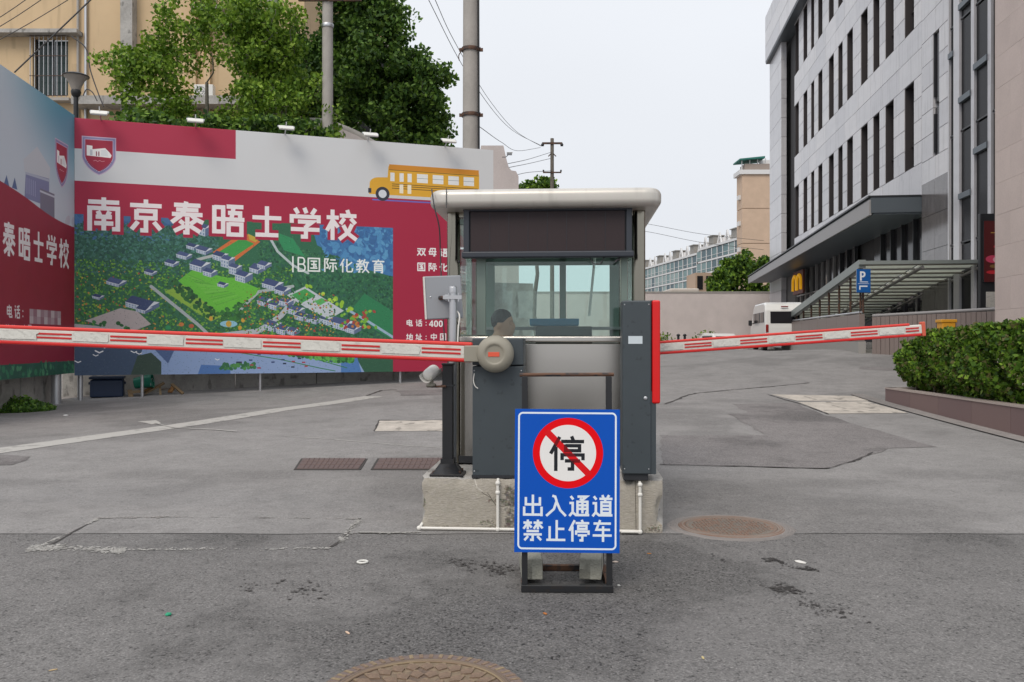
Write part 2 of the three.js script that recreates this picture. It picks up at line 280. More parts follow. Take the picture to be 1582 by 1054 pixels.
// the outlined rectangle of an old excavation
ribbon('crack', [[150, 803], [110, 825], [72, 846]], .016, M.crack, .004, .7, 8);
ribbon('crack', [[556, 802], [534, 828], [512, 846]], .018, M.crack, .004, .7, 9);
chalk([[150, 802], [250, 800], [400, 801], [556, 803]], .03, M.crackPale, 260, 10);
chalk([[46, 848], [90, 847], [150, 850], [190, 852]], .085, M.paint, 1700, 11); chalk([[232, 849], [300, 848]], .05, M.paint, 1000, 12); chalk([[190, 850], [330, 849], [510, 848]], .03, M.paint, 160, 22);
chalk([[498, 849], [526, 836], [556, 804]], .085, M.paint, 900, 13); chalk([[62, 845], [110, 822], [150, 804]], .045, M.paint, 520, 14); chalk([[400, 851], [470, 848], [505, 846]], .03, M.crackPale, 360, 15); chalk([[555, 824], [600, 825], [648, 824]], .014, M.paint, 600, 16);
for (const [p, w, n, s] of [[[[1182, 866], [1200, 866], [1206, 870]], .05, 700, 31], [[[1212, 876], [1240, 880], [1258, 880]], .045, 700, 32], [[[1188, 910], [1215, 911], [1226, 908]], .10, 1000, 33], [[[700, 870], [760, 880], [800, 878]], .16, 500, 34], [[[980, 868], [1060, 872], [1120, 866]], .2, 420, 35], [[[380, 905], [470, 912], [560, 905]], .2, 360, 36], [[[1250, 940], [1340, 950], [1420, 946]], .18, 360, 37]]) chalk(p, w, M.crack, n, s).name = numbered('oil_stain');
ribbon('crack', [[1028, 625], [1060, 612], [1078, 608], [1130, 603], [1190, 598], [1250, 592]], .05, M.crack, .007, .6, 17);
ribbon('crack', [[1020, 719], [1150, 722], [1276, 725], [1320, 713], [1350, 700]], .025, M.crack, .009, .8, 18);
ribbon('crack', [[1186, 610], [1205, 616], [1234, 624], [1281, 641]], .03, M.crack, .009, .6, 19);
ribbon('crack', [[566, 612], [590, 604], [612, 603]], .05, M.crack, .009, .7, 20);

// ---------------------------------------------------------------- lettering: each character is a set of brush strokes on a 100 x 100 square
const STROKES = {
  南: [[8, 14, 92, 14], [50, 0, 50, 30], [12, 99, 12, 32, 88, 32, 88, 92, 72, 92], [34, 40, 40, 54], [66, 40, 60, 54], [28, 57, 72, 57], [24, 76, 76, 76], [50, 57, 50, 97]],
  京: [[50, 0, 50, 16], [6, 18, 94, 18], [24, 34, 76, 34, 76, 55, 24, 55, 24, 30], [50, 55, 50, 92, 34, 92], [28, 66, 10, 90], [72, 66, 91, 89]],
  泰: [[12, 11, 88, 11], [18, 25, 82, 25], [6, 39, 94, 39], [47, 0, 42, 26, 30, 44, 5, 64], [60, 39, 74, 52, 96, 63], [50, 46, 50, 93, 38, 93], [28, 58, 40, 68], [12, 90, 44, 73], [74, 56, 58, 68], [56, 72, 87, 91]],
  晤: [[10, 12, 36, 12, 36, 86, 10, 86, 10, 7], [10, 48, 36, 48], [46, 9, 96, 9], [67, 9, 60, 48], [50, 28, 86, 28, 86, 48], [42, 48, 99, 48], [52, 62, 90, 62, 90, 94, 52, 94, 52, 57]],
  士: [[50, 2, 50, 90], [6, 38, 94, 38], [15, 91, 85, 91]],
  学: [[18, 3, 28, 20], [47, 1, 54, 18], [82, 3, 70, 22], [8, 50, 8, 29, 92, 29, 92, 48], [27, 45, 72, 45, 52, 60], [52, 57, 52, 92, 36, 92], [5, 69, 95, 69]],
  校: [[3, 27, 42, 27], [22, 2, 22, 99], [22, 36, 4, 70], [24, 38, 40, 58], [69, 1, 74, 16], [45, 20, 99, 20], [60, 28, 47, 47], [80, 28, 96, 45], [85, 46, 72, 73, 43, 96], [56, 50, 70, 75, 99, 96]],
  国: [[10, 7, 90, 7, 90, 94, 10, 94, 10, 3], [26, 26, 74, 26], [30, 48, 70, 48], [24, 74, 76, 74], [50, 26, 50, 74], [60, 55, 69, 66]],
  际: [[10, 99, 10, 8, 34, 8, 24, 34, 36, 55, 32, 69, 19, 69], [50, 13, 90, 13], [42, 36, 99, 36], [70, 36, 70, 92, 58, 92], [54, 52, 43, 80], [84, 52, 97, 80]],
  化: [[32, 3, 5, 52], [22, 33, 22, 99], [53, 3, 53, 86, 58, 92, 88, 92, 94, 84, 94, 68], [91, 25, 44, 60]],
  教: [[10, 17, 46, 17], [28, 1, 28, 36], [2, 36, 55, 36], [50, 8, 5, 62], [14, 51, 43, 51, 28, 64], [28, 61, 28, 92, 16, 92], [3, 76, 51, 71], [68, 1, 51, 40], [60, 24, 99, 24], [88, 24, 78, 63, 47, 97], [60, 33, 70, 66, 99, 97]],
  育: [[50, 0, 50, 12], [4, 14, 96, 14], [42, 14, 24, 34, 76, 35], [64, 23, 83, 42], [22, 99, 22, 48, 80, 48, 80, 93, 68, 93], [24, 62, 78, 62], [24, 77, 78, 77]],
  双: [[4, 15, 44, 15, 28, 62, 3, 95], [8, 33, 26, 58, 45, 88], [50, 15, 94, 15, 78, 62, 47, 95], [58, 30, 74, 66, 99, 95]],
  母: [[24, 7, 82, 7, 75, 93, 58, 93], [25, 7, 15, 74, 96, 74], [3, 43, 97, 43], [43, 17, 54, 31], [41, 55, 52, 67]],
  语: [[12, 5, 24, 18], [3, 36, 21, 36, 21, 88, 35, 76], [40, 9, 97, 9], [62, 9, 56, 46], [45, 28, 84, 28, 84, 46], [37, 47, 99, 47], [48, 62, 88, 62, 88, 94, 48, 94, 48, 57]],
  电: [[15, 21, 81, 21, 81, 70, 15, 70, 15, 16], [15, 46, 81, 46], [48, 3, 48, 86, 55, 92, 93, 92, 93, 76]],
  话: [[12, 5, 24, 18], [3, 36, 21, 36, 21, 88, 35, 76], [90, 5, 45, 15], [38, 35, 99, 35], [68, 10, 68, 60], [48, 60, 90, 60, 90, 94, 48, 94, 48, 55]],
  地: [[3, 32, 38, 32], [21, 7, 21, 80], [1, 84, 41, 76], [44, 44, 94, 30, 92, 67, 81, 69], [69, 4, 69, 74], [51, 20, 51, 84, 59, 92, 92, 92, 96, 77]],
  址: [[3, 32, 38, 32], [21, 7, 21, 80], [1, 84, 41, 76], [69, 5, 69, 90], [69, 42, 95, 42], [50, 33, 50, 90], [39, 91, 99, 91]],
  中: [[11, 25, 89, 25, 89, 65, 11, 65, 11, 20], [50, 1, 50, 99]],
  停: [[29, 2, 3, 50], [18, 30, 18, 99], [63, 0, 68, 12], [33, 15, 99, 15], [46, 27, 86, 27, 86, 41, 46, 41, 46, 23], [36, 68, 36, 53, 96, 53, 96, 68], [44, 70, 88, 70], [66, 70, 66, 93, 52, 93]],
  出: [[50, 2, 50, 92], [16, 13, 16, 46, 84, 46, 84, 13], [8, 56, 8, 92, 92, 92], [92, 56, 92, 99]],
  入: [[32, 6, 46, 10, 53, 30, 40, 66, 3, 97], [53, 33, 70, 70, 98, 97]],
  通: [[9, 7, 22, 22], [3, 38, 19, 38, 19, 78, 3, 97], [19, 80, 34, 92, 99, 92], [42, 9, 86, 9, 67, 23], [54, 17, 68, 28], [42, 87, 42, 32, 90, 32, 90, 81, 79, 81], [42, 48, 90, 48], [42, 64, 90, 64], [66, 32, 66, 84]],
  道: [[9, 7, 22, 22], [3, 38, 19, 38, 19, 78, 3, 97], [19, 80, 34, 92, 99, 92], [50, 1, 56, 14], [83, 1, 74, 14], [36, 18, 99, 18], [66, 18, 62, 32], [46, 33, 88, 33, 88, 82, 46, 82, 46, 28], [46, 49, 88, 49], [46, 65, 88, 65]],
  禁: [[5, 15, 46, 15], [26, 1, 26, 45], [24, 18, 5, 43], [28, 20, 45, 37], [54, 15, 97, 15], [75, 1, 75, 45], [73, 18, 55, 43], [77, 20, 98, 40], [20, 53, 80, 53], [6, 68, 94, 68], [50, 68, 50, 93, 37, 93], [28, 76, 10, 95], [72, 76, 91, 94]],
  止: [[54, 2, 54, 90], [54, 42, 91, 42], [20, 30, 20, 90], [4, 92, 96, 92]],
  车: [[8, 16, 92, 16], [40, 0, 22, 44, 88, 44], [54, 28, 54, 99], [4, 70, 96, 70]],
  '：': [[18, 34, 18, 48], [18, 74, 18, 88]],
};
function glyph(c, ch, x, y, w, h, line) {              // x, y is the upper left corner
  const S = STROKES[ch]; if (!S) return;
  c.lineWidth = line; c.lineCap = 'butt'; c.lineJoin = 'miter';
  for (const s of S) { c.beginPath(); for (let i = 0; i < s.length; i += 2) { const X = x + s[i] / 100 * w, Y = y + s[i + 1] / 100 * h; i ? c.lineTo(X, Y) : c.moveTo(X, Y); } c.stroke(); }
}
function canvasTex(w, h, draw) {
  const cv = document.createElement('canvas'); cv.width = w; cv.height = h; const c = cv.getContext('2d'); draw(c, w, h);
  const t = new THREE.CanvasTexture(cv); t.colorSpace = THREE.SRGBColorSpace; t.anisotropy = 8; return t;
}
function blobs(c, r, n, x0, y0, x1, y1, s0, s1, colours, inside) {
  for (let i = 0; i < n; i++) { const x = lerp(x0, x1, r()), y = lerp(y0, y1, r()); if (inside && !inside(x, y)) continue; c.fillStyle = colours[Math.floor(r() * colours.length)]; c.beginPath(); c.ellipse(x, y, lerp(s0, s1, r()), lerp(s0, s1, r()) * .8, r() * 3, 0, 6.3); c.fill(); }
}
function shape(c, pts, fill) { c.fillStyle = fill; c.beginPath(); pts.forEach(([x, y], i) => i ? c.lineTo(x, y) : c.moveTo(x, y)); c.closePath(); c.fill(); }
function stroke(c, pts, w, col) { c.strokeStyle = col; c.lineWidth = w; c.lineCap = 'round'; c.lineJoin = 'round'; c.beginPath(); pts.forEach(([x, y], i) => i ? c.lineTo(x, y) : c.moveTo(x, y)); c.stroke(); c.lineCap = 'butt'; c.lineJoin = 'miter'; }
function crest(c, x, y, w, h) {                        // shield with a pale building on red
  const path = (k) => { const a = w / 2 * k, t = y + h * (1 - k) * .42, b = y + h * (1 - (1 - k) * .52), cx = x + w / 2; c.beginPath(); c.moveTo(cx - a, t); c.lineTo(cx + a, t); c.lineTo(cx + a, lerp(t, b, .55)); c.quadraticCurveTo(cx + a * .8, lerp(t, b, .86), cx, b); c.quadraticCurveTo(cx - a * .8, lerp(t, b, .86), cx - a, lerp(t, b, .55)); c.closePath(); };
  path(1); c.fillStyle = '#c9b3c8'; c.fill(); path(.95); c.fillStyle = '#8d86ad'; c.fill(); path(.83); c.fillStyle = '#cdbfd6'; c.fill(); path(.80); c.fillStyle = '#a32540'; c.fill();
  c.fillStyle = '#f2f0ee';
  shape(c, [[.14, .23], [.31, .24], [.31, .33], [.68, .28], [.80, .38], [.87, .46], [.84, .53], [.14, .50]].map(([a, b]) => [x + a * w, y + b * h]), '#f2f0ee');
  shape(c, [[.24, .34], [.31, .34], [.31, .49], [.24, .49]].map(([a, b]) => [x + a * w, y + b * h]), '#c3c6cc');
  for (const u of [.41, .48]) shape(c, [[u, .38], [u + .03, .38], [u + .03, .50], [u, .50]].map(([a, b]) => [x + a * w, y + b * h]), '#8a3a4a');
  shape(c, [[.56, .34], [.70, .31], [.76, .40], [.76, .49], [.56, .48]].map(([a, b]) => [x + a * w, y + b * h]), '#dfe3e4');
  stroke(c, [[.34, .63], [.40, .61], [.46, .64], [.52, .61], [.58, .635], [.66, .62]].map(([a, b]) => [x + a * w, y + b * h]), h * .012, '#d9a0aa');
  c.lineWidth = h * .012; c.strokeStyle = '#5e567f';
  for (let i = 0; i < 9; i++) { const t = i / 8, X = x + w * lerp(.13, .44, t), Y = y + h * (.66 + .25 * t); stroke(c, [[X, Y], [X + w * .02, Y - h * .035]], h * .012, '#5e567f'); stroke(c, [[x + w - (X - x), Y], [x + w - (X - x) - w * .02, Y - h * .035]], h * .012, '#5e567f'); }
}
function little(c, x, y, w, d, h, wall, roof) {        // a small pitched building in bird's eye view
  shape(c, [[x, y], [x + w, y + w * .28], [x + w, y + w * .28 - h], [x, y - h]], wall);
  shape(c, [[x + w, y + w * .28], [x + w + d, y + w * .28 - d * .55], [x + w + d, y + w * .28 - d * .55 - h], [x + w, y + w * .28 - h]], '#5d6f8f');
  shape(c, [[x - 2, y - h], [x + w, y + w * .28 - h], [x + w + d * .55, y + w * .28 - h - d * .62], [x + d * .55, y - h - d * .62]], roof);
  shape(c, [[x + w, y + w * .28 - h], [x + w + d, y + w * .28 - d * .55 - h], [x + w + d * .55, y + w * .28 - h - d * .62]], '#cfd6df');
  stroke(c, [[x - 2, y - h], [x + w, y + w * .28 - h], [x + w + d, y + w * .28 - d * .55 - h]], 2, '#e4e9ee');
  const n = Math.max(2, Math.round(w / 12)); for (let i = 0; i < n; i++) for (let k = 0; k < 2; k++) { const t = (i + .3) / n; shape(c, [[x + w * t, y + w * .28 * t - h * (.12 + .45 * k)], [x + w * (t + .4 / n), y + w * .28 * (t + .4 / n) - h * (.12 + .45 * k)], [x + w * (t + .4 / n), y + w * .28 * (t + .4 / n) - h * (.38 + .45 * k)], [x + w * t, y + w * .28 * t - h * (.38 + .45 * k)]], '#6d86a8'); }
}
const BW = 10.10, BH = 5.90;                           // main hoarding, metres
const mainPrint = canvasTex(2020, 1180, (c, W, H) => {
  const r = mulberry(8181), S = 200, mx = (x) => x * S, my = (y) => (6.57 - y) * S;
  c.fillStyle = '#a81e40'; c.fillRect(0, 0, W, H);
  c.fillStyle = '#d2d4d6'; c.fillRect(0, my(6.6), W, my(5.13) - my(6.6));
  c.fillStyle = '#ac2947'; c.fillRect(0, 0, mx(3.52), my(5.87));
  // campus seen from the air
  c.save(); c.beginPath(); c.rect(0, my(4.37), mx(7.38), H); c.clip();
  const x0 = 0, y0 = my(4.37), x1 = mx(7.38), y1 = H, w = x1 - x0, h = y1 - y0, P = (u, v) => [u * w, y0 + v * h];
  c.fillStyle = '#2f6a4c'; c.fillRect(x0, y0, w, h);
  c.fillStyle = '#3d66a0'; c.fillRect(...P(0, 0), w * .06, h * .12);
  blobs(c, r, 240, 0, y0, w * .3, y0 + h * .14, 5, 26, ['#3f6aa0', '#466f9c', '#37628f']);
  blobs(c, r, 2600, 0, y0 + h * .05, w * .42, y0 + h * .36, 3, 10, ['#27574a', '#2c5f4f', '#356857', '#22504a', '#3f7464', '#4a7f78']);
  shape(c, [P(.72, 0), P(1, 0), P(1, .34), P(.92, .30), P(.82, .22), P(.74, .14)], '#3e78ae');
  blobs(c, r, 260, w * .76, y0, w, y0 + h * .3, 5, 24, ['#4f8ec0', '#3b6fa8', '#5b9bc8', '#386aa0']);
  blobs(c, r, 5200, w * .55, y0 + h * .1, w, y0 + h * .78, 3, 9, ['#235a3e', '#2b6546', '#1d4c38', '#33704c', '#3f7d52', '#2a5d50'], (x, y) => (y - y0) / h > .12 + .16 * ((x - w * .55) / (w * .45)) && !((x / w > .83) && (y - y0) / h < .33));
  shape(c, [P(.6, .06), P(.66, .1), P(.7, .22), P(.63, .18)], '#2f8f5c');
  shape(c, [P(.9, .46), P(1, .58), P(1, .78), P(.93, .7), P(.86, .56)], '#2c8054');
  stroke(c, [P(.585, .10), P(.61, .19), P(.66, .28), P(.71, .33)], 12, '#b9c8c9'); stroke(c, [P(.84, .57), P(.92, .66), P(1, .76)], 13, '#9db8cf');
  blobs(c, r, 3600, 0, y0 + h * .28, w * .66, y0 + h * .74, 2.5, 7, ['#2f6b37', '#3b7d3a', '#24572f', '#5c9a3a', '#7aa93c', '#2d5f3a']);
  blobs(c, r, 130, 0, y0 + h * .34, w * .35, y0 + h * .72, 2, 6, ['#b5713c', '#c78f4a', '#a84c3c', '#c9a83f', '#8f9a48']);
  shape(c, [P(0, .68), P(.10, .70), P(.30, .74), P(.50, .78), P(.62, .80), P(.60, .86), P(0, .78)], '#b3b3b6');
  shape(c, [P(.03, .66), P(.13, .58), P(.18, .60), P(.22, .68), P(.15, .74)], '#b9afae');
  stroke(c, [P(.22, .44), P(.29, .56), P(.36, .68), P(.40, .76)], 15, '#a9b3b5'); stroke(c, [P(.40, .76), P(.55, .72), P(.62, .62), P(.66, .52)], 26, '#b4bbc2');
  stroke(c, [P(.66, .42), P(.55, .46), P(.50, .56), P(.46, .68)], 14, '#a9b5b6'); stroke(c, [P(.36, .26), P(.46, .20), P(.50, .14)], 14, '#b2b8b8');
  shape(c, [P(.26, .47), P(.32, .42), P(.44, .62), P(.40, .66)], '#8ab243');
  shape(c, [P(.30, .40), P(.36, .30), P(.42, .36), P(.48, .38), P(.55, .44), P(.54, .48), P(.46, .60), P(.42, .60)], '#66bb3c');
  for (let i = 0; i < 40; i++) { const t = r(); stroke(c, [P(lerp(.33, .42, t), lerp(.36, .56, t)), P(lerp(.38, .50, t), lerp(.40, .50, t))], 3, ['#6cba45', '#56a238', '#74c24c'][i % 3]); }
  blobs(c, r, 220, w * .28, y0 + h * .40, w * .42, y0 + h * .66, 6, 12, ['#245a2c', '#2f6a32', '#1d4a2a'], (x, y) => { const u = x / w, v = (y - y0) / h; return Math.abs((v - .42) - (u - .29) * 1.75) < .045; });
  blobs(c, r, 90, w * .42, y0 + h * .54, w * .51, y0 + h * .66, 6, 12, ['#245a2c', '#2f6a32', '#3a7a36'], (x, y) => Math.abs(((y - y0) / h - .64) + (x / w - .43) * .9) < .05);
  shape(c, [P(.405, .21), P(.50, .07), P(.555, .13), P(.462, .285)], '#d0703a'); shape(c, [P(.425, .205), P(.495, .11), P(.535, .145), P(.462, .25)], '#3f9e4a'); shape(c, [P(.515, .08), P(.55, .11), P(.54, .135), P(.52, .12)], '#c5a940');
  const rf = ['#40507c', '#4a5a86', '#384870', '#46567e'];
  const lots = [[.09, .43, 52, 34, 13], [.145, .57, 96, 50, 22], [.175, .60, 40, 30, 14], [.20, .36, 34, 22, 11], [.26, .30, 38, 26, 13], [.295, .25, 44, 26, 15], [.325, .19, 34, 24, 14], [.355, .215, 42, 30, 17], [.335, .325, 52, 42, 26], [.375, .36, 38, 28, 20], [.405, .255, 40, 32, 22], [.43, .30, 36, 30, 38], [.455, .345, 34, 28, 34], [.475, .39, 46, 36, 30], [.52, .33, 40, 40, 19], [.545, .30, 36, 32, 16], [.355, .095, 40, 28, 38], [.395, .09, 30, 24, 44], [.56, .43, 60, 42, 19], [.60, .47, 44, 36, 20], [.545, .545, 38, 34, 19], [.58, .57, 38, 36, 22], [.615, .545, 40, 30, 20], [.64, .60, 56, 32, 24], [.665, .64, 40, 30, 20], [.565, .71, 48, 38, 26], [.605, .735, 42, 34, 24], [.64, .74, 34, 30, 20], [.70, .655, 54, 30, 20], [.745, .665, 50, 34, 24], [.78, .69, 84, 42, 28], [.835, .725, 44, 36, 22], [.05, .52, 30, 20, 10], [.42, .43, 30, 20, 12]];
  for (const [u, v, a, b, e] of lots) little(c, u * w, y0 + v * h, a, b, e, '#b7c3d2', rf[Math.floor(r() * 4)]);
  shape(c, [P(.64, .48), P(.70, .42), P(.83, .58), P(.78, .64), P(.70, .56)], '#c3ccd3'); shape(c, [P(.655, .478), P(.70, .435), P(.735, .48), P(.69, .53)], '#45a055'); shape(c, [P(.73, .52), P(.755, .495), P(.775, .515), P(.75, .545)], '#58b062');
  blobs(c, r, 60, w * .70, y0 + h * .38, w * .86, y0 + h * .58, 9, 13, ['#a6cf3e', '#93c238', '#b4d94c'], (x, y) => Math.abs((y - y0) / h - .40 - (x / w - .70) * 1.15) < .02);
  blobs(c, r, 40, w * .82, y0 + h * .58, w * .94, y0 + h * .70, 7, 12, ['#a6433c', '#6fae3c', '#8dc045', '#c27a3a']);
  c.fillStyle = '#8fc4d8'; c.beginPath(); c.ellipse(...P(.455, .675), 40, 16, 0, 0, 6.3); c.fill(); c.fillStyle = '#c9a23e'; c.beginPath(); c.ellipse(...P(.455, .675), 13, 15, 0, 0, 6.3); c.fill();
  for (const [u, v] of [[.40, .64], [.50, .65], [.53, .77], [.49, .70]]) { c.fillStyle = '#cda03a'; c.beginPath(); c.ellipse(...P(u, v), 9, 11, 0, 0, 6.3); c.fill(); }
  blobs(c, r, 520, w * .50, y0 + h * .46, w * .80, y0 + h * .80, 2.5, 6.5, ['#2f6b37', '#4b8b3c', '#a3483a', '#c59a3d', '#24572f', '#6ba53c']);
  blobs(c, r, 60, w * .05, y0 + h * .66, w * .34, y0 + h * .76, 7, 12, ['#2f6b37', '#255a2f', '#3a8045'], (x, y) => Math.abs((y - y0) / h - .67 - (x / w - .05) * .3) < .02);
  for (const [u, v, k] of [[.27, .70, '#2f8f5c'], [.31, .68, '#c5793f'], [.34, .69, '#b85d3f']]) { c.fillStyle = k; c.beginPath(); c.ellipse(...P(u, v), 12, 10, 0, 0, 6.3); c.fill(); }
  // river and roads along the lower edge
  shape(c, [P(0, .78), P(.3, .80), P(.62, .84), P(.9, .94), P(.9, 1), P(0, 1)], '#8ea6cf');
  shape(c, [P(0, .80), P(.20, .80), P(.17, 1), P(0, 1)], '#3f536e'); shape(c, [P(.18, .88), P(.22, .86), P(.25, .92), P(.25, 1), P(.16, 1)], '#33493f'); shape(c, [P(.23, .84), P(.29, .84), P(.27, .93)], '#4b6390'); shape(c, [P(.37, .94), P(.46, .95), P(.46, 1), P(.36, 1)], '#4f78b5');
  shape(c, [P(.86, .86), P(1, .80), P(1, 1), P(.9, 1)], '#2d5d45'); shape(c, [P(.82, .82), P(.87, .86), P(.89, 1), P(.82, 1)], '#4d7cb8');
  stroke(c, [P(.48, .86), P(.62, .91), P(.75, .97), P(.8, .99)], 4, '#2f7a44'); stroke(c, [P(.55, .84), P(.72, .90), P(.84, .97)], 4, '#2f7a44');
  blobs(c, r, 420, w * .60, y0 + h * .84, w * .86, y0 + h * .93, 8, 14, ['#3c8a3c', '#52a048', '#2f7535', '#255f30', '#67b055'], (x, y) => Math.abs((y - y0) / h - .845 - (x / w - .60) * .3) < .02); blobs(c, r, 40, w * .42, y0 + h * .93, w * .54, y0 + h * .97, 7, 12, ['#3c7a4a', '#4f8f4a', '#2f6a44']);
  for (let i = 0; i < 18; i++) { const [a, b] = P(.45 + .35 * r(), .86 + .1 * r()); c.fillStyle = ['#3a4a78', '#24304a', '#a83c4c'][i % 3]; c.fillRect(a, b, 16, 7); }
  for (const [u, v, k] of [[.07, .86, 1.2], [.085, .83, .9], [.06, .88, .8], [.15, .83, 1.1], [.17, .86, .9], [.185, .87, .9], [.01, .92, .9], [.42, .91, .7]]) { const [a, b] = P(u, v); stroke(c, [[a - 14 * k, b - 8 * k], [a, b], [a + 12 * k, b - 6 * k]], 5 * k, '#eef0f2'); }
  for (let i = 0; i < 9000; i++) { c.fillStyle = r() < .5 ? 'rgba(12,34,30,.22)' : 'rgba(205,222,190,.13)'; c.fillRect(r() * w, y0 + r() * h, 1 + 4 * r(), 1 + 3 * r()); }
  c.restore();
  // school name with its red outline
  const name = '南京泰晤士学校', xs = [.22, 1.12, 2.03, 2.95, 3.86, 4.78, 5.67];
  [...name].forEach((ch, i) => { c.strokeStyle = '#a81e40'; glyph(c, ch, mx(xs[i]), my(4.78), 156, 158, 50); });
  [...name].forEach((ch, i) => { c.strokeStyle = '#efe9ea'; glyph(c, ch, mx(xs[i]), my(4.78), 156, 158, 20.5); });
  c.strokeStyle = '#eef2f0'; c.fillStyle = '#eef2f0';
  c.lineWidth = 7.5; c.strokeRect(mx(4.87), my(3.54), .1, 72); c.beginPath(); c.moveTo(mx(5.0), my(3.53)); c.lineTo(mx(5.0), my(3.19)); c.moveTo(mx(4.99), my(3.53)); c.lineTo(mx(5.09), my(3.53)); c.bezierCurveTo(mx(5.17), my(3.53), mx(5.17), my(3.37), mx(5.09), my(3.37)); c.lineTo(mx(5.0), my(3.37)); c.moveTo(mx(5.09), my(3.37)); c.bezierCurveTo(mx(5.19), my(3.37), mx(5.19), my(3.195), mx(5.09), my(3.195)); c.lineTo(mx(4.99), my(3.195)); c.stroke();
  [...'国际化教育'].forEach((ch, i) => glyph(c, ch, mx(5.21 + i * .405), my(3.545), 68, 72, 7.5));
  [...'双母语'].forEach((ch, i) => glyph(c, ch, mx(8.01 + i * .3), my(3.89), 46, 44, 6.5));
  [...'国际化'].forEach((ch, i) => glyph(c, ch, mx(8.01 + i * .3), my(3.50), 46, 44, 6.5));
  [...'电话：'].forEach((ch, i) => glyph(c, ch, mx(7.72 + i * .25), my(2.02), 36, 36, 5)); c.font = 'bold 46px sans-serif'; c.fillText('400', mx(8.33), my(1.83));
  [...'地址：中国'].forEach((ch, i) => glyph(c, ch, mx(7.72 + i * .25 - (i > 2 ? .1 : 0)), my(1.66), 36, 36, 5));
  crest(c, mx(.15), my(6.17), 144, 178);
  // yellow bus
  const bx = mx(6.76), by = my(5.96);
  stroke(c, [[bx + 20, by + 178], [bx + 620, by + 178]], 7, '#6d6cc0');
  c.fillStyle = '#e0a92f'; c.beginPath(); c.moveTo(bx + 4, by + 90); c.quadraticCurveTo(bx + 14, by + 62, bx + 60, by + 62); c.lineTo(bx + 96, by + 60); c.lineTo(bx + 100, by + 6); c.quadraticCurveTo(bx + 104, by - 8, bx + 124, by - 8); c.lineTo(bx + 566, by - 8); c.quadraticCurveTo(bx + 588, by - 6, bx + 588, by + 20); c.lineTo(bx + 588, by + 150); c.lineTo(bx, by + 150); c.closePath(); c.fill();
  c.fillStyle = '#d18a24'; c.fillRect(bx + 104, by - 8, 482, 26); stroke(c, [[bx + 104, by + 20], [bx + 586, by + 22]], 3, '#6b4a1c');
  c.fillStyle = '#e9ebe9'; for (const u of [110, 158, 200]) c.fillRect(bx + u, by + 34, 22, 44); for (let i = 0; i < 4; i++) c.fillRect(bx + 250 + i * 84, by + 32, 58, 46);
  for (let i = 0; i < 4; i++) stroke(c, [[bx + 250 + i * 84, by + 55], [bx + 308 + i * 84, by + 55]], 2, '#7d8a90');
  for (const v of [92, 102, 114]) stroke(c, [[bx + 120, by + v], [bx + 580, by + v]], 3, '#4a3820');
  c.fillStyle = '#f3ead2'; for (const u of [158, 200]) c.fillRect(bx + u, by + 92, 20, 46);
  c.fillStyle = '#3a3a44'; c.fillRect(bx - 4, by + 120, 16, 24); for (const u of [70, 500]) { c.fillStyle = '#2f3340'; c.beginPath(); c.arc(bx + u, by + 146, 36, 0, 6.3); c.fill(); c.fillStyle = '#d6dbe2'; c.beginPath(); c.arc(bx + u, by + 146, 21, 0, 6.3); c.fill(); }
});
const LW = 6.2, LH = 5.90;                             // side hoarding; x runs from its free end to the corner
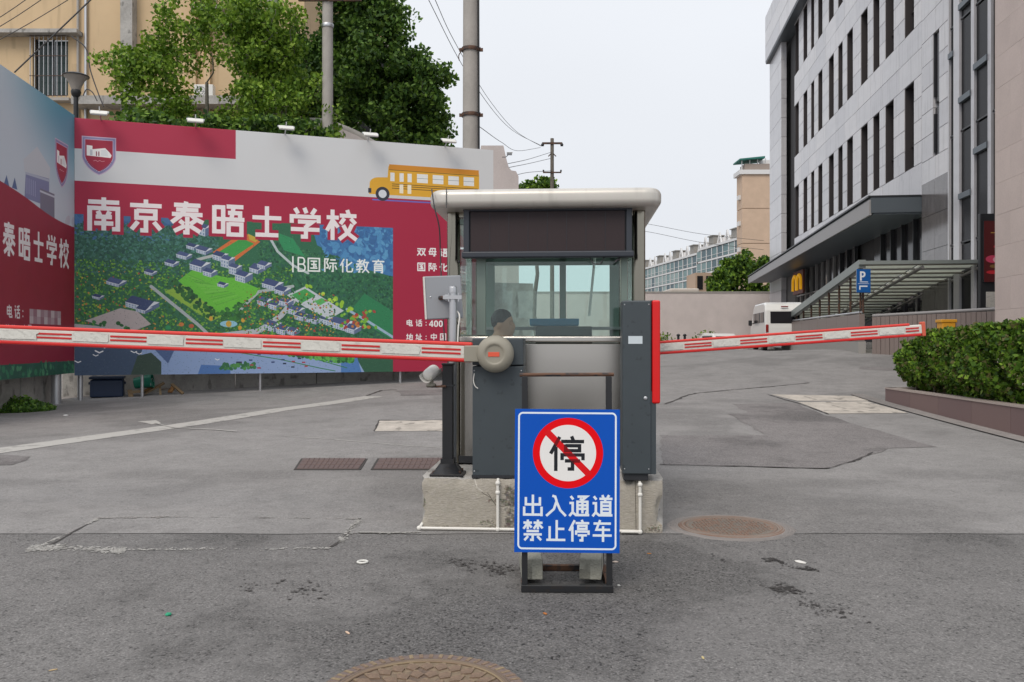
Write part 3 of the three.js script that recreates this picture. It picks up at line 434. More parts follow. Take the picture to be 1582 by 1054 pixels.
const sidePrint = canvasTex(1240, 1180, (c, W, H) => {
  const S = 200, mx = (d) => (LW - d) * S, my = (y) => (6.62 - y) * S, r = mulberry(99);
  for (let j = 0; j < H; j += 2) for (let i = 0; i < W; i += 10) { const t = i / W, u = j / H, a = .95 * smooth(.62, 1.12, t * .9 + (1 - u) * .42 - .1) * (1 - smooth(.0, .40, u)), b = smooth(.5, 0, t) * .25; c.fillStyle = `rgb(${lerp(lerp(196, 176, b), 92, a) | 0},${lerp(lerp(204, 202, b), 152, a) | 0},${lerp(lerp(214, 210, b), 176, a) | 0})`; c.fillRect(i, j, 10, 2); }
  // pale temple-fronted buildings
  shape(c, [[mx(2.7), my(5.05)], [mx(2.05), my(5.45)], [mx(1.38), my(5.14)], [mx(1.42), my(4.9)], [mx(2.66), my(4.82)]], '#c3c6cd'); shape(c, [[mx(2.60), my(4.82)], [mx(1.44), my(4.9)], [mx(1.44), my(4.3)], [mx(2.66), my(4.3)]], '#7d82a6');
  for (let i = 0; i < 5; i++) shape(c, [[mx(2.56 - i * .1), my(4.72)], [mx(2.53 - i * .1), my(4.72)], [mx(2.53 - i * .1), my(4.4)], [mx(2.56 - i * .1), my(4.4)]], '#9fa3c4');
  stroke(c, [[mx(2.6), my(4.8)], [mx(1.44), my(4.86)]], 10, '#aeb4c6'); shape(c, [[mx(1.9), my(4.62)], [mx(1.15), my(4.62)], [mx(1.15), my(4.1)], [mx(1.9), my(4.1)]], '#777688'); stroke(c, [[mx(1.9), my(4.56)], [mx(1.15), my(4.56)]], 8, '#c3c6d2');
  for (const [a, b] of [[3.45, .2], [3.1, .22], [4.4, .25], [5.2, .2]]) shape(c, [[mx(a + .12), my(4.4)], [mx(a), my(4.4 + b)], [mx(a - .12), my(4.4)]], '#4e6590');
  c.fillStyle = '#94223a'; c.beginPath(); c.moveTo(0, my(4.5)); c.bezierCurveTo(mx(4.5), my(4.55), mx(3.2), my(4.42), mx(2.2), my(4.25)); c.bezierCurveTo(mx(1.4), my(4.1), mx(.7), my(4.05), mx(0), my(4.05)); c.lineTo(W, H); c.lineTo(0, H); c.closePath(); c.fill();
  blobs(c, r, 160, 0, my(4.2), W, my(1.0), 20, 60, ['rgba(118,30,52,.10)', 'rgba(150,40,62,.10)', 'rgba(132,26,46,.12)']);
  c.fillStyle = '#2f5a4a'; c.fillRect(0, my(1.0), W, H); blobs(c, r, 140, 0, my(1.0), W, H, 6, 18, ['#3a7a5a', '#2a5a44', '#4f8a66', '#355e50']);
  c.save(); crest(c, mx(1.12), my(5.85), 150, 205); c.restore();
  [...'南京泰晤士学校'].forEach((ch, i) => { c.strokeStyle = '#e6dfe0'; glyph(c, ch, mx(4.98 - i * .68), my(3.72), 112, 132, 16); });
  c.strokeStyle = '#e0d8d8'; [...'电话：'].forEach((ch, i) => glyph(c, ch, mx(3.46 - i * .34), my(2.15), 52, 52, 7));
  for (let i = 0; i < 9; i++) for (let j = 0; j < 2; j++) { c.fillStyle = ['#b49aa2', '#a5838d', '#c4b2b6', '#9a707c'][(i * 3 + j * 2) % 4]; c.fillRect(mx(2.42) + i * 36, my(2.1) + j * 30, 36, 30); }
  [...'地址：中国'].forEach((ch, i) => { c.strokeStyle = '#d8ced0'; glyph(c, ch, mx(3.5 - i * .25), my(1.78), 36, 40, 5); });
});

// ---------------------------------------------------------------- hoardings on the left
const corner = V(-10.015, 0, -20), farEnd = V(-.503, 0, -23.4);
const vinylBump = greyTex(256, (u, v) => fbm(u * 3, v * 5, 15, 4, 241) * .8 + .2 * Math.abs(fbm(u * 7, v * 2, 14, 3, 245) - .5), 1);
function hoarding(name, label, p, turn, width, bottom, tall, print, posts) {
  const h = thing(name, label, 'billboard', [p.x, 0, p.z], turn);
  const sheetGeo = new THREE.BoxGeometry(width, tall, .03).translate(width / 2, bottom + tall / 2, 0);
  const edge = std({ color: [.42, .42, .42], roughness: .6 }), face = std({ map: print, roughness: .55, bumpMap: vinylBump, bumpScale: .012 });
  const m = shade(new THREE.Mesh(sheetGeo, [edge, edge, edge, edge, face, edge])); m.name = 'printed_panel'; h.add(m);
  obj('back_frame', [box(width, .07, .07, width / 2, bottom + .08, -.055), box(width, .07, .07, width / 2, bottom + tall - .08, -.055), box(width, .07, .07, width / 2, bottom + tall / 2, -.055)], M.galv, h);
  for (const [x, r] of posts) { const w = V(x, 0, 0).applyAxisAngle(V(0, 1, 0), turn).add(p), g = height(w.x, w.z); obj('post', rod(V(x, g - .1, -.14), V(x, bottom + tall - .3, -.14), r, r, 10), M.galv, h); }
  return h;
}
const turnMain = Math.atan2(3.4, 9.512);
const mainBoard = hoarding('billboard', 'wide maroon and white school billboard with a yellow bus and an aerial campus picture', corner, turnMain, BW, .66, BH, mainPrint, [[.1, .06], [1.42, .035], [4.1, .035], [7.6, .035], [9.95, .05]]);
const sideDir = Math.atan2(.125, 1);                   // the side hoarding runs from the corner towards the viewer
const sideP = V(corner.x + .125 * LW / 1.00778 - .02, 0, corner.z + LW / 1.00778);
const sideBoard = hoarding('billboard', 'side billboard with pale sky and a temple building above a maroon half', sideP, Math.PI / 2 + sideDir, LW, .72, LH, sidePrint, [[5.55, .11], [2.6, .08], [.3, .08]]);
const mainDir = V(Math.cos(turnMain), 0, -Math.sin(turnMain)), mainOut = V(Math.sin(turnMain), 0, Math.cos(turnMain));
for (const px of [156, 302, 440, 568, 687]) {          // floodlights on the top edge
  const k = (px - 791) / FOCAL, a = (k * 20 - corner.x) / (9.512 - k * 3.4), p = corner.clone().lerp(farEnd, a).addScaledVector(mainOut, .42);
  const f = thing('floodlight', px === 156 ? 'white floodlight over the red strip above the crest' : px === 302 ? 'white floodlight over the plain end of the red strip' : px === 440 ? 'floodlight on the white strip nearest the red block' : px === 568 ? 'floodlight on the white strip ahead of the bus front' : 'floodlight on the white strip above the yellow bus', 'floodlight', [p.x, 6.56, p.z], turnMain, 'floodlights along the billboard');
  const b = rbox(.36, .05, .24, .02); b.rotateX(.5); b.translate(0, .06, 0); obj('housing', b, M.whitePlastic, f);
  const l = box(.30, .012, .18); l.rotateX(.5); l.translate(0, .03, .012); obj('lens', l, M.panelGrey, f);
  obj('bracket', [rod(V(-.19, .06, 0), V(-.19, .12, -.1), .012), rod(V(.19, .06, 0), V(.19, .12, -.1), .012), rod(V(-.19, .12, -.1), V(.19, .12, -.1), .012)], M.galv, f);
  obj('arm', [rod(V(0, .10, -.1), V(0, .20, -.02), .012), rod(V(0, .11, -.1), V(0, -.02, -.44), .014)], M.galv, f);
}
// low wall behind the hoardings
{
  const w = thing('concrete_wall', 'stained concrete wall behind the gap under the bus billboard', 'wall', [corner.x, 0, corner.z], turnMain);
  for (let i = 0; i < 6; i++) obj('wall_section', box(2.02, 3.4, .25, .5 + i * 2.04 + (i ? 0 : .1), 1.4, -1.35 + (i % 2) * .03), M.concrete, w);
  const w2 = thing('concrete_wall', 'grey concrete wall under the side billboard with weeds at its foot', 'wall', [sideP.x, 0, sideP.z], Math.PI / 2 + sideDir);
  for (let i = 0; i < 4; i++) obj('wall_section', box(2.0, 3, .2, -.6 + i * 2.03, 1.2, -.55 + (i % 2) * .02), M.concrete, w2);
}
polyPatch('concrete_strip', [[70, 622], [110, 616], [230, 602], [205, 596], [100, 606]], M.patchPale, .005, 3);
{ // things left under the billboard
  const under = (x, z) => { const p = corner.clone().addScaledVector(mainDir, x).addScaledVector(mainOut, z); p.y = height(p.x, p.z); return p; };
  const p = under(.62, -.72), q = thing('storage_bin', 'dark blue plastic bin in the shade under the bus billboard', 'bin', [p.x, p.y, p.z], turnMain);
  const blue = std({ color: [.012, .03, .075], roughness: .5 });
  obj('tub', [rbox(.72, .42, .5, .04, 0, .21, 0)], blue, q); obj('lid', rbox(.76, .06, .54, .02, 0, .46, 0), blue, q); for (const s of [-1, 1]) obj('handle', rbox(.03, .06, .16, .01, s * .39, .33, 0), blue, q);
  const p2 = under(1.42, -.6), gq = thing('plastic_bucket', 'green plastic bucket lying on rubbish under the billboard', 'bucket', [p2.x, p2.y + .24, p2.z], .2);
  const b = lathe([[0, 0], [.125, 0], [.13, .01], [.165, .40], [.185, .40], [.185, .42], [.155, .42], [.12, .02], [0, .02]], 20); b.rotateZ(-1.4); b.translate(-.2, .05, 0); obj('pail', b, std({ color: [.012, .20, .13], roughness: .4 }), gq);
  obj('carry_handle', new THREE.TorusGeometry(.17, .006, 6, 16, 3.14).rotateY(Math.PI / 2).translate(.2, .0, 0), M.galv, gq);
  const r = mulberry(515); for (let i = 0; i < 9; i++) { const a = under(1.15 + i * .13, -.35 - .4 * r()), d = obj('wood_scrap', box(.12 + .4 * r(), .02 + .03 * r(), .05 + .08 * r()), std({ color: [[.22, .15, .08], [.30, .22, .13], [.13, .10, .08], [.34, .17, .06]][i % 4], roughness: .9 })); d.position.set(a.x, a.y + .04 + r() * .12, a.z); d.rotation.set(r() * .6, r() * 3, r() * .5); tag(d, 'broken wood scrap in the rubbish pile beside the green bucket', 'wood scrap', 'rubbish under the billboard'); }
}
// ---------------------------------------------------------------- foliage
function leafCloud(r, pts, size, tones, upBias = .6) {  // pts: [x,y,z]; one folded leaf per point
  const n = pts.length, P = new Float32Array(n * 12), C = new Float32Array(n * 12), I = new Uint32Array(n * 6), a = V(0, 0, 0), b = V(0, 0, 0), nn = V(0, 0, 0);
  for (let i = 0; i < n; i++) {
    nn.set(r() * 2 - 1, (r() * 2 - 1) * .8 + upBias, r() * 2 - 1).normalize(); a.set(r() * 2 - 1, r() * 1.2 - .9, r() * 2 - 1).cross(nn).normalize(); b.crossVectors(nn, a);
    const L = size * (.65 + .7 * r()), W = L * (.30 + .12 * r()), f = L * .14, p = pts[i], o = i * 12;
    P.set([p[0] - a.x * L / 2, p[1] - a.y * L / 2, p[2] - a.z * L / 2, p[0] + b.x * W - nn.x * f, p[1] + b.y * W - nn.y * f, p[2] + b.z * W - nn.z * f, p[0] + a.x * L / 2 - nn.x * f, p[1] + a.y * L / 2 - nn.y * f, p[2] + a.z * L / 2 - nn.z * f, p[0] - b.x * W, p[1] - b.y * W, p[2] - b.z * W], o);
    const t = tones[Math.floor(r() * tones.length)], s = .8 + .4 * r(); for (let k = 0; k < 4; k++) C.set([t[0] * s, t[1] * s, t[2] * s], o + k * 3);
    I.set([i * 4, i * 4 + 1, i * 4 + 2, i * 4, i * 4 + 2, i * 4 + 3], i * 6);
  }
  const g = new THREE.BufferGeometry(); g.setAttribute('position', new THREE.BufferAttribute(P, 3)); g.setAttribute('color', new THREE.BufferAttribute(C, 3)); g.setIndex(new THREE.BufferAttribute(I, 1));
  g.computeVertexNormals(); return g;
}
M.leaf = phys({ vertexColors: true, roughness: .62, transmission: .4, thickness: 0, side: THREE.DoubleSide, specularIntensity: .4 });
function tree(name, label, base, o) {                   // trunk and limbs grow towards points scattered through the crown's outline
  const r = mulberry(o.seed), t = thing(name, label, 'tree', [base.x, base.y, base.z], 0, o.group), wood = [], leaves = [], targets = [];
  const inside = (x, y, z) => o.crown.some(([cx, cy, cz, rx, ry, rz]) => { const q = Math.hypot((x - cx) / rx, (y - cy) / ry, (z - cz) / rz); return q < .82 + .5 * (fbm(x * .9 + 40, y * .9 + z * .7 + 40, 4096, 3, o.seed) - .3); });
  let guard = 0;
  while (targets.length < o.limbs && guard++ < o.limbs * 60) { const [cx, cy, cz, rx, ry, rz] = o.crown[Math.floor(r() * o.crown.length)], u = r() * 6.283, v = 2 * r() - 1, q = Math.pow(r(), .42) * 1.15, w = Math.sqrt(1 - v * v), x = cx + rx * q * w * Math.cos(u), y = cy + ry * q * v, z = cz + rz * q * w * Math.sin(u); if (inside(x, y, z) && fbm(x * .8 + 9, y * .8 + z + 60, 4096, 2, o.seed + 7) > o.gaps) targets.push(V(x, y, z)); }
  const nodes = [];
  for (const s of o.stems) { const n = 7, p = []; for (let i = 0; i <= n; i++) p.push(V(s[0] + s[2] * i / n + .12 * Math.sin(i * 1.7 + o.seed), -.1 + s[3] * i / n, s[1] + .10 * Math.cos(i * 1.3 + o.seed))); for (let i = 0; i < n; i++) wood.push(rod(p[i], p[i + 1], lerp(s[4], s[4] * .35, i / n), lerp(s[4], s[4] * .35, (i + 1) / n), 9)); for (let i = 4; i <= n; i++) nodes.push([p[i], s[4] * lerp(.6, .3, (i - 4) / 3)]); }
  const top = nodes[0][0]; targets.sort((p, q) => p.distanceTo(top) - q.distanceTo(top));
  for (const p of targets) {
    let best = null, bd = 1e9; for (const n of nodes) { const d = n[0].distanceTo(p) + (n[0].y > p.y ? .8 : 0); if (d < bd) { bd = d; best = n; } }
    const m = best[0].clone().lerp(p, .5).add(V((r() - .5) * .25, -.08 * bd + (r() - .5) * .15, (r() - .5) * .25)), r0 = Math.max(.010, best[1] * .62), r1 = Math.max(.007, r0 * .7);
    wood.push(rod(best[0], m, r0, (r0 + r1) / 2, 5), rod(m, p, (r0 + r1) / 2, r1, 5)); nodes.push([m, r0], [p, r1]);
    const n = Math.round(o.leaves * (.6 + .8 * r())); for (let i = 0; i < n; i++) { const c = m.clone().lerp(p, .35 + .8 * r()), s = o.spread * Math.cbrt(r()), u = r() * 6.283, v = 2 * r() - 1, w = Math.sqrt(1 - v * v); leaves.push([c.x + s * w * Math.cos(u), c.y + s * .72 * v, c.z + s * w * Math.sin(u)]); }
  }
  obj('trunk', wood, M.bark, t); obj('crown', leafCloud(r, leaves, o.size, o.tones), M.leaf, t); return t;
}
const lightG = [[.20, .34, .034], [.26, .41, .042], [.15, .275, .03], [.32, .46, .07], [.105, .205, .025]];
const darkG = [[.075, .16, .025], [.105, .21, .03], [.05, .115, .022], [.17, .29, .042], [.038, .09, .02]];
const g0 = (px, d) => { const x = (px - 791) / FOCAL * d; return V(x, height(x, -d), -d); };
tree('broadleaf_tree', 'loose light green tree against the yellow building', g0(312, 28.5), { seed: 3, stems: [[0, 0, .1, 9.5, .15], [-.3, .1, -.5, 8.6, .08]], crown: [[.1, 10.4, 0, 2.2, 3.4, 1.8], [-2.1, 10.3, .2, 1.35, 1.9, .9], [1.9, 9.4, 0, 1.7, 2.1, 1.3], [.2, 8.2, .2, 3.2, .9, .8], [1.2, 10.6, -.3, 1.4, 2.4, 1.2]], limbs: 420, gaps: .40, leaves: 46, spread: .38, size: .135, tones: lightG, group: 'trees behind the billboard' });
tree('broadleaf_tree', 'bushy light green tree between the two nearer concrete posts', g0(428, 27), { seed: 14, stems: [[0, 0, .05, 8.2, .12], [.5, .2, .3, 7.6, .08]], crown: [[0, 8.3, 0, 1.9, 1.7, 1.1], [-.5, 10.6, .3, 1.5, 1.9, 1.0], [1.2, 7.5, .2, 1.1, .9, .8]], limbs: 210, gaps: .37, leaves: 56, spread: .36, size: .13, tones: lightG, group: 'trees behind the billboard' });
tree('broadleaf_tree', 'low shaded shrubbery just above the red strip of the billboard', g0(255, 26), { seed: 23, stems: [[0, 0, .2, 6.8, .06], [-1.2, .1, -.1, 6.8, .06], [1.5, 0, .1, 6.9, .06]], crown: [[.1, 7.3, 0, 2.5, .6, .6], [3.0, 7.2, 0, 2.0, .6, .6]], limbs: 150, gaps: .2, leaves: 60, spread: .34, size: .16, tones: darkG.concat(lightG.slice(0, 1)), group: 'trees behind the billboard' });
tree('broadleaf_tree', 'big dense dark green tree beside the tall concrete utility pole', g0(606, 31), { seed: 31, stems: [[0, 0, -.1, 9.5, .22]], crown: [[-.3, 9.0, 0, 2.35, 4.4, 2.0], [1.0, 8.0, .3, 1.3, 2.4, 1.2], [-1.0, 11.6, 0, 1.6, 2.2, 1.4]], limbs: 330, gaps: .24, leaves: 130, spread: .46, size: .165, tones: darkG.concat([[.12, .22, .035]]), group: 'trees behind the billboard' });
tree('broadleaf_tree', 'dark green tree in front of the grey balconies', g0(478, 33.5), { seed: 42, stems: [[0, 0, -.1, 9.5, .2]], crown: [[.2, 9.2, 0, 2.0, 4.0, 1.6]], limbs: 210, gaps: .30, leaves: 110, spread: .46, size: .165, tones: darkG, group: 'trees behind the billboard' });
tree('broadleaf_tree', 'low green treetop behind the booth roof at the crossarm pole', V(1.8, .6, -52), { seed: 51, stems: [[-.4, 0, 0, 8.6, .18]], crown: [[-.15, 9.0, 0, 1.55, 1.55, 1.3]], limbs: 110, gaps: .2, leaves: 60, spread: .42, size: .24, tones: darkG.concat(lightG.slice(0, 2)) });
tree('broadleaf_tree', 'round green tree above the pink wall beside the tan tower', V(18.9, .4, -72), { seed: 64, stems: [[0, 0, 0, 5.6, .25], [1.1, .3, .3, 5.2, .2]], crown: [[.5, 5.6, 0, 2.3, 3.3, 2], [-1.6, 4.8, .3, 1.4, 2.3, 1.4]], limbs: 190, gaps: .22, leaves: 90, spread: .6, size: .3, tones: darkG.concat(lightG.slice(0, 3)) });

// ---------------------------------------------------------------- pink boundary walls
{
  const z = -29, prof = [[430, 214], [452, 200], [476, 193], [505, 195], [530, 203], [555, 214], [580, 228], [620, 244], [742, 240], [744, 229], [778, 229], [782, 248], [786, 262], [790, 267], [797, 268], [801, 276], [802, 560]];
  const pts = prof.map(([a, b]) => { const p = at(a, b, -z); return [p.x, p.y]; }); pts.unshift([pts[0][0], -.2]); pts[pts.length - 1][1] = -.2;
  const w = thing('boundary_wall', 'pink rendered wall with a curved top behind the billboard', 'wall', [0, 0, z]);
  obj('wall_face', extrude(pts, .4), M.pink, w);
  const cop = prof.slice(1, 8).map(([a, b]) => at(a, b, -z).add(V(0, .04, z + .2 - z - .0))); obj('coping', tube(cop.map((p) => V(p.x, p.y, .2)), .14, 40, 8), M.poleConcrete, w);
  const w2 = thing('boundary_wall', 'long plain pink wall at the back of the forecourt', 'wall', [0, 0, -66]);
  obj('wall_face', box(36, 4.7, .4, 6, 2.75, 0), M.pink, w2); obj('coping', box(36, .1, .5, 6, 5.13, 0), M.poleConcrete, w2);
  const k = thing('low_kerb_wall', 'low concrete kerb wall in front of the long pink wall', 'wall', [10, .3, -62]); obj('kerb_face', box(14, 1.1, .4, 2, .4, 0), M.concrete, k); obj('coping', box(14, .06, .5, 2, .98, 0), M.concrete, k);
}
// ---------------------------------------------------------------- yellow building behind the trees
{
  const D = 37, b = thing('yellow_building', 'yellow rendered old building with a barred window behind the trees', 'building', [0, 0, -D]);
  const X = (px) => (px - 791) / FOCAL * D, Y = (py) => EYE - (py - 527) / FOCAL * D;
  const wx0 = X(50), wx1 = X(105), wy0 = Y(148), wy1 = Y(58);
  obj('wall', [box(X(50) - X(-330), 22, .4, (X(50) + X(-330)) / 2, 11, -.2), box(X(470) - X(105), 22, .4, (X(470) + X(105)) / 2, 11, -.2), box(wx1 - wx0, wy0, .4, (wx0 + wx1) / 2, wy0 / 2, -.2), box(wx1 - wx0, 22 - wy1, .4, (wx0 + wx1) / 2, (22 + wy1) / 2, -.2), box(.3, 22, 7, X(470) - .15, 11, -3.9)], M.yellowWall, b);
  const win = obj('window', [box(.06, wy1 - wy0, .08, wx0 + .05, (wy0 + wy1) / 2, -.28), box(.06, wy1 - wy0, .08, wx1 - .05, (wy0 + wy1) / 2, -.28), box(.06, wy1 - wy0, .08, (wx0 + wx1) / 2, (wy0 + wy1) / 2, -.28), box(wx1 - wx0, .07, .08, (wx0 + wx1) / 2, wy0 + .05, -.28)], M.darkFrame, b);
  for (const s of [-1, 1]) obj('pane', box((wx1 - wx0) / 2 - .1, wy1 - wy0 - .1, .02, (wx0 + wx1) / 2 + s * (wx1 - wx0) / 4, (wy0 + wy1) / 2, -.3), phys({ color: [.03, .05, .05], roughness: .08 }), win);
  for (let i = 0; i < 9; i++) obj('window_bar', rod(V(lerp(wx0, wx1, i / 8), wy0 - .1, .18), V(lerp(wx0, wx1, i / 8), wy1 + .05, .18), .018, .018, 6), M.galv, b);
  for (let i = 0; i < 4; i++) obj('window_rail', rod(V(wx0 - .02, lerp(wy0 - .05, wy1, i / 3), .2), V(wx1 + .02, lerp(wy0 - .05, wy1, i / 3), .2), .016, .016, 6), M.rustIron, b);
  obj('hood', box(X(128) - X(-30), .16, .55, (X(128) + X(-30)) / 2, Y(54), .27), M.concrete, b);
  obj('window_sill', box(wx1 - wx0 + .5, .12, .45, (wx0 + wx1) / 2, wy0 - .25, .22), M.poleConcrete, b);
  obj('pipe', [rod(V(X(122), 1, .1), V(X(122), 20, .1), .055)], M.poleConcrete, b); obj('pipe', [rod(V(X(134), 1, .1), V(X(134), 20, .1), .06)], M.galv, b);
  obj('pilaster', box(.5, 22, .5, X(202), 11, .2), M.concrete, b);
  for (const px of [300, 322]) obj('pilaster', box(.24, 22, .2, X(px), 11, .08), M.yellowWall, b);
  obj('ledge', box(X(470) - X(126), .35, .9, (X(470) + X(126)) / 2, Y(163), .45), M.concrete, b);
  // enclosed balcony with dark railings above
  const bal = obj('balcony', box(2.6, .15, 1.1, X(360), Y(24), .5), M.poleConcrete, b); obj('balcony_roof', box(2.6, .12, 1.1, X(360), Y(-60), .5), M.poleConcrete, b);
  for (let i = 0; i < 12; i++) obj('rail', rod(V(X(360) - 1.25 + i * .227, Y(24), 1.0), V(X(360) - 1.25 + i * .227, Y(-60), 1.0), .02, .02, 5), M.rustIron, bal);
  const ac = thing('air_conditioner', 'white air conditioner unit on the yellow wall behind leaves', 'air conditioner', [X(322), Y(158), -D + .35]);
  obj('casing', rbox(.8, .58, .34, .03, 0, .29, .1), M.whitePlastic, ac); obj('fan_grille', [new THREE.TorusGeometry(.2, .012, 6, 24).translate(-.12, .29, .28), new THREE.TorusGeometry(.12, .01, 6, 20).translate(-.12, .29, .28), box(.4, .015, .01, -.12, .29, .28)], M.panelGrey, ac); for (const s of [-1, 1]) obj('bracket', box(.04, .04, .5, s * .3, -.02, .02), M.galv, ac);
  const b2 = thing('grey_building', 'grey block with glazed balconies showing between dark trees', 'building', [0, 0, -43]);
  const X2 = (px) => (px - 791) / FOCAL * 43, Y2 = (py) => EYE - (py - 527) / FOCAL * 43;
  obj('wall', box(X2(610) - X2(380), 21, .4, (X2(610) + X2(380)) / 2, 10.5, -.3), M.yellowWall, b2);
  for (let f = 0; f < 3; f++) for (let k = 0; k < 4; k++) { const x = X2(412) + k * 1.75, y = 9.2 + f * 3.1; const w = obj('window', [box(1.5, .06, .1, x, y + .75, 0), box(1.5, .06, .1, x, y - .75, 0), box(.06, 1.5, .1, x - .74, y, 0), box(.06, 1.5, .1, x + .74, y, 0)], M.whitePaint, b2); obj('pane', box(1.42, 1.42, .03, x, y, -.02), M.darkGlass, w); }
  for (let f = 0; f < 3; f++) obj('balcony', box(7.4, .9, .6, X2(470), 7.9 + f * 3.1, .25), M.poleConcrete, b2);
}
// ---------------------------------------------------------------- poles, lamp and wires
function concretePole(px, d, r0, r1, top, label, lean = 0) {
  const b = g0(px, d), t = thing('utility_pole', label, 'utility pole', [b.x, b.y, b.z]);
  obj('shaft', rod(V(0, -.1, 0), V(lean, top, 0), r0, r1, 18), M.poleConcrete, t); return t;
}
{
  let t = concretePole(727, 24.6, .245, .205, 12.5, 'thick concrete utility pole with two steel bands, by the bus billboard', .0);
  for (const py of [178, 77]) { const y = EYE - (py - 527) / FOCAL * 24.6 - t.position.y; obj('steel_band', [lathe([[.235, -.05], [.255, -.05], [.255, .05], [.235, .05]], 20).translate(0, y, 0), box(.16, .09, .05, .27, y, 0), box(.10, .09, .05, -.27, y, 0), rod(V(.27, y - .06, .03), V(.27, y + .07, .03), .014)], M.rustIron, t); }
  obj('conduit', rod(V(.255, 0, .06), V(.215, 12.5, .06), .03), M.blackPaint, t);
  obj('hook', tube([V(-.27, 8.1 + 1.0, .02), V(-.33, 9.0, .02), V(-.32, 8.85, .02)], .014, 8), M.rustIron, t);
  t = concretePole(506, 26.5, .18, .155, 12.2, 'slim concrete post standing before the dark trees'); { const y = EYE + 525 / FOCAL * 26.5 - t.position.y; obj('crossarm', [box(1.9, .09, .09, .1, y, .14), box(.1, .1, .3, 0, y, .08)], M.rustIron, t); obj('collar', lathe([[.16, -.05], [.185, -.05], [.185, .05], [.16, .05]], 16).translate(0, y - .75, 0), M.galv, t); }
  t = concretePole(420, 28, .20, .175, 13, 'concrete post with a dark iron clamp among light green leaves'); obj('clamp', [lathe([[.19, -.04], [.21, -.04], [.21, .04], [.19, .04]], 16).translate(0, EYE + (527 - 38) / FOCAL * 28 - t.position.y, 0)], M.rustIron, t);
  // far pole with crossarms
  const D = 50, f = thing('utility_pole', 'distant dark pole with crossarms and insulators above the booth', 'utility pole', [(853 - 791) / FOCAL * D, .9, -D]), Y = (py) => EYE - (py - 527) / FOCAL * D - .9;
  obj('shaft', rod(V(0, 0, 0), V(0, Y(214), 0), .13, .10, 12), M.bark, f);
  obj('crossarm', box(1.15, .1, .1, 0, Y(222), .1), M.rustIron, f); obj('crossarm', box(1.05, .07, .08, 0, Y(267), .1), M.rustIron, f);
  for (const s of [-1, 1]) { obj('insulator', lathe([[0, 0], [.09, .01], [.07, .06], [.1, .08], [.07, .13], [.05, .18], [0, .18]], 12).translate(s * .55, Y(222) - .17, .1), M.blackPaint, f); obj('brace', rod(V(0, Y(236), .06), V(s * .22, Y(242), .06), .03), M.rustIron, f); obj('insulator', lathe([[0, 0], [.05, .01], [.05, .1], [0, .12]], 10).translate(s * .5, Y(267) + .04, .1), M.blackPaint, f); }
}
{ // street lamp behind the corner of the hoardings
  const p = at(117, 180, 21.5), g = height(p.x, p.z), L = thing('street_lamp', 'dark street lamp with a flared cone head behind the billboard corner', 'street lamp', [p.x, g, p.z]), Y = (py) => EYE - (py - 527) / FOCAL * 21.5 - g;
  obj('post', rod(V(0, -.05, 0), V(0, Y(150), 0), .075, .055, 12), M.blackPaint, L);
  obj('neck', lathe([[.05, 0], [.1, .06], [.12, .14], [.1, .2]], 16).translate(0, Y(151), 0), M.blackPaint, L);
  obj('lamp_head', lathe([[.09, 0], [.13, .12], [.20, .27], [.28, .36], [.26, .37], [.18, .27], [.10, .12], [.06, .02]], 20).translate(0, Y(141), 0), std({ color: [.30, .27, .24], roughness: .5 }), L);
  obj('cap', lathe([[0, .10], [.2, .07], [.31, .02], [.31, 0], [0, 0]], 20).translate(0, Y(141) + .36, 0), M.darkFrame, L);
}
function wire(label, pts, d, r, mat, group) { const P = pts.map(([a, b, e]) => at(a, b, e || d)); tag(obj('overhead_wire', tube(P, r, 30, 5), mat), label, 'cable', group); }
for (const [a, b, dd] of [[[-60, 62], [80, -30], 33], [[-60, 74], [92, -20], 33], [[-60, 92], [140, -22], 33.5]]) { const m = [(a[0] + b[0]) / 2, (a[1] + b[1]) / 2 + 4]; wire('thin cable slanting across the yellow wall', [a, m, b], dd, .016, M.wire, 'cables before the yellow building'); }
wire('thick cable bundle slanting over the barred window', [[22, 112], [62, 74], [100, 38], [150, -10]], 34, .03, M.wire);
wire('cable looping down from the yellow building beside the lamp', [[110, 56], [132, 74], [140, 110], [152, 145], [160, 165]], 35, .025, M.wire);
wire('dark looped cable drooping beside the lamp head', [[128, 148], [134, 138], [142, 142], [150, 156]], 34, .022, M.wire);
for (const [pts, i] of [[[[668, -10, 24], [700, 60, 30], [760, 160, 40], [800, 205, 46], [836, 226, 50]], 0], [[[652, -20, 24], [720, 110, 32], [790, 200, 44], [838, 226, 50]], 1], [[[741, 196, 26], [775, 220, 36], [800, 233, 44], [835, 228, 50]], 2]]) wire('thin wire sagging from the banded pole towards the distant crossarm pole', pts, 0, .011, M.wire, 'wires to the distant pole');
for (const pts of [[[780, 254, 32], [820, 245, 44], [852, 235, 50]], [[780, 260, 32], [820, 252, 44], [850, 245, 50]], [[790, 272, 34], [820, 266, 44], [852, 264, 50]]]) wire('wire running from the pink wall to the distant crossarm pole', pts, 0, .013, M.wire, 'low wires behind the booth');
for (const [y0, y1] of [[346, 372], [358, 386]]) wire('faint wire beyond the booth roof over the white apartments', [[900, y0 - 14], [1000, y0], [1080, (y0 + y1) / 2 + 2], [1180, y1]], 70, .016, M.wire, 'wires over the white apartments');
{ const p = at(787, 238, 28.4), c = thing('security_camera', 'tiny grey camera on top of the stepped pink wall', 'camera', [p.x, p.y, p.z]); const b = rbox(.17, .07, .07, .02); b.rotateZ(-.1); obj('body', b, M.panelGrey, c); obj('hood', box(.19, .012, .09, .01, .045, 0), M.whitePlastic, c); obj('bracket', [rod(V(-.04, -.03, 0), V(-.12, -.10, 0), .012), rod(V(-.12, -.10, 0), V(-.24, -.10, 0), .012)], M.darkFrame, c); }

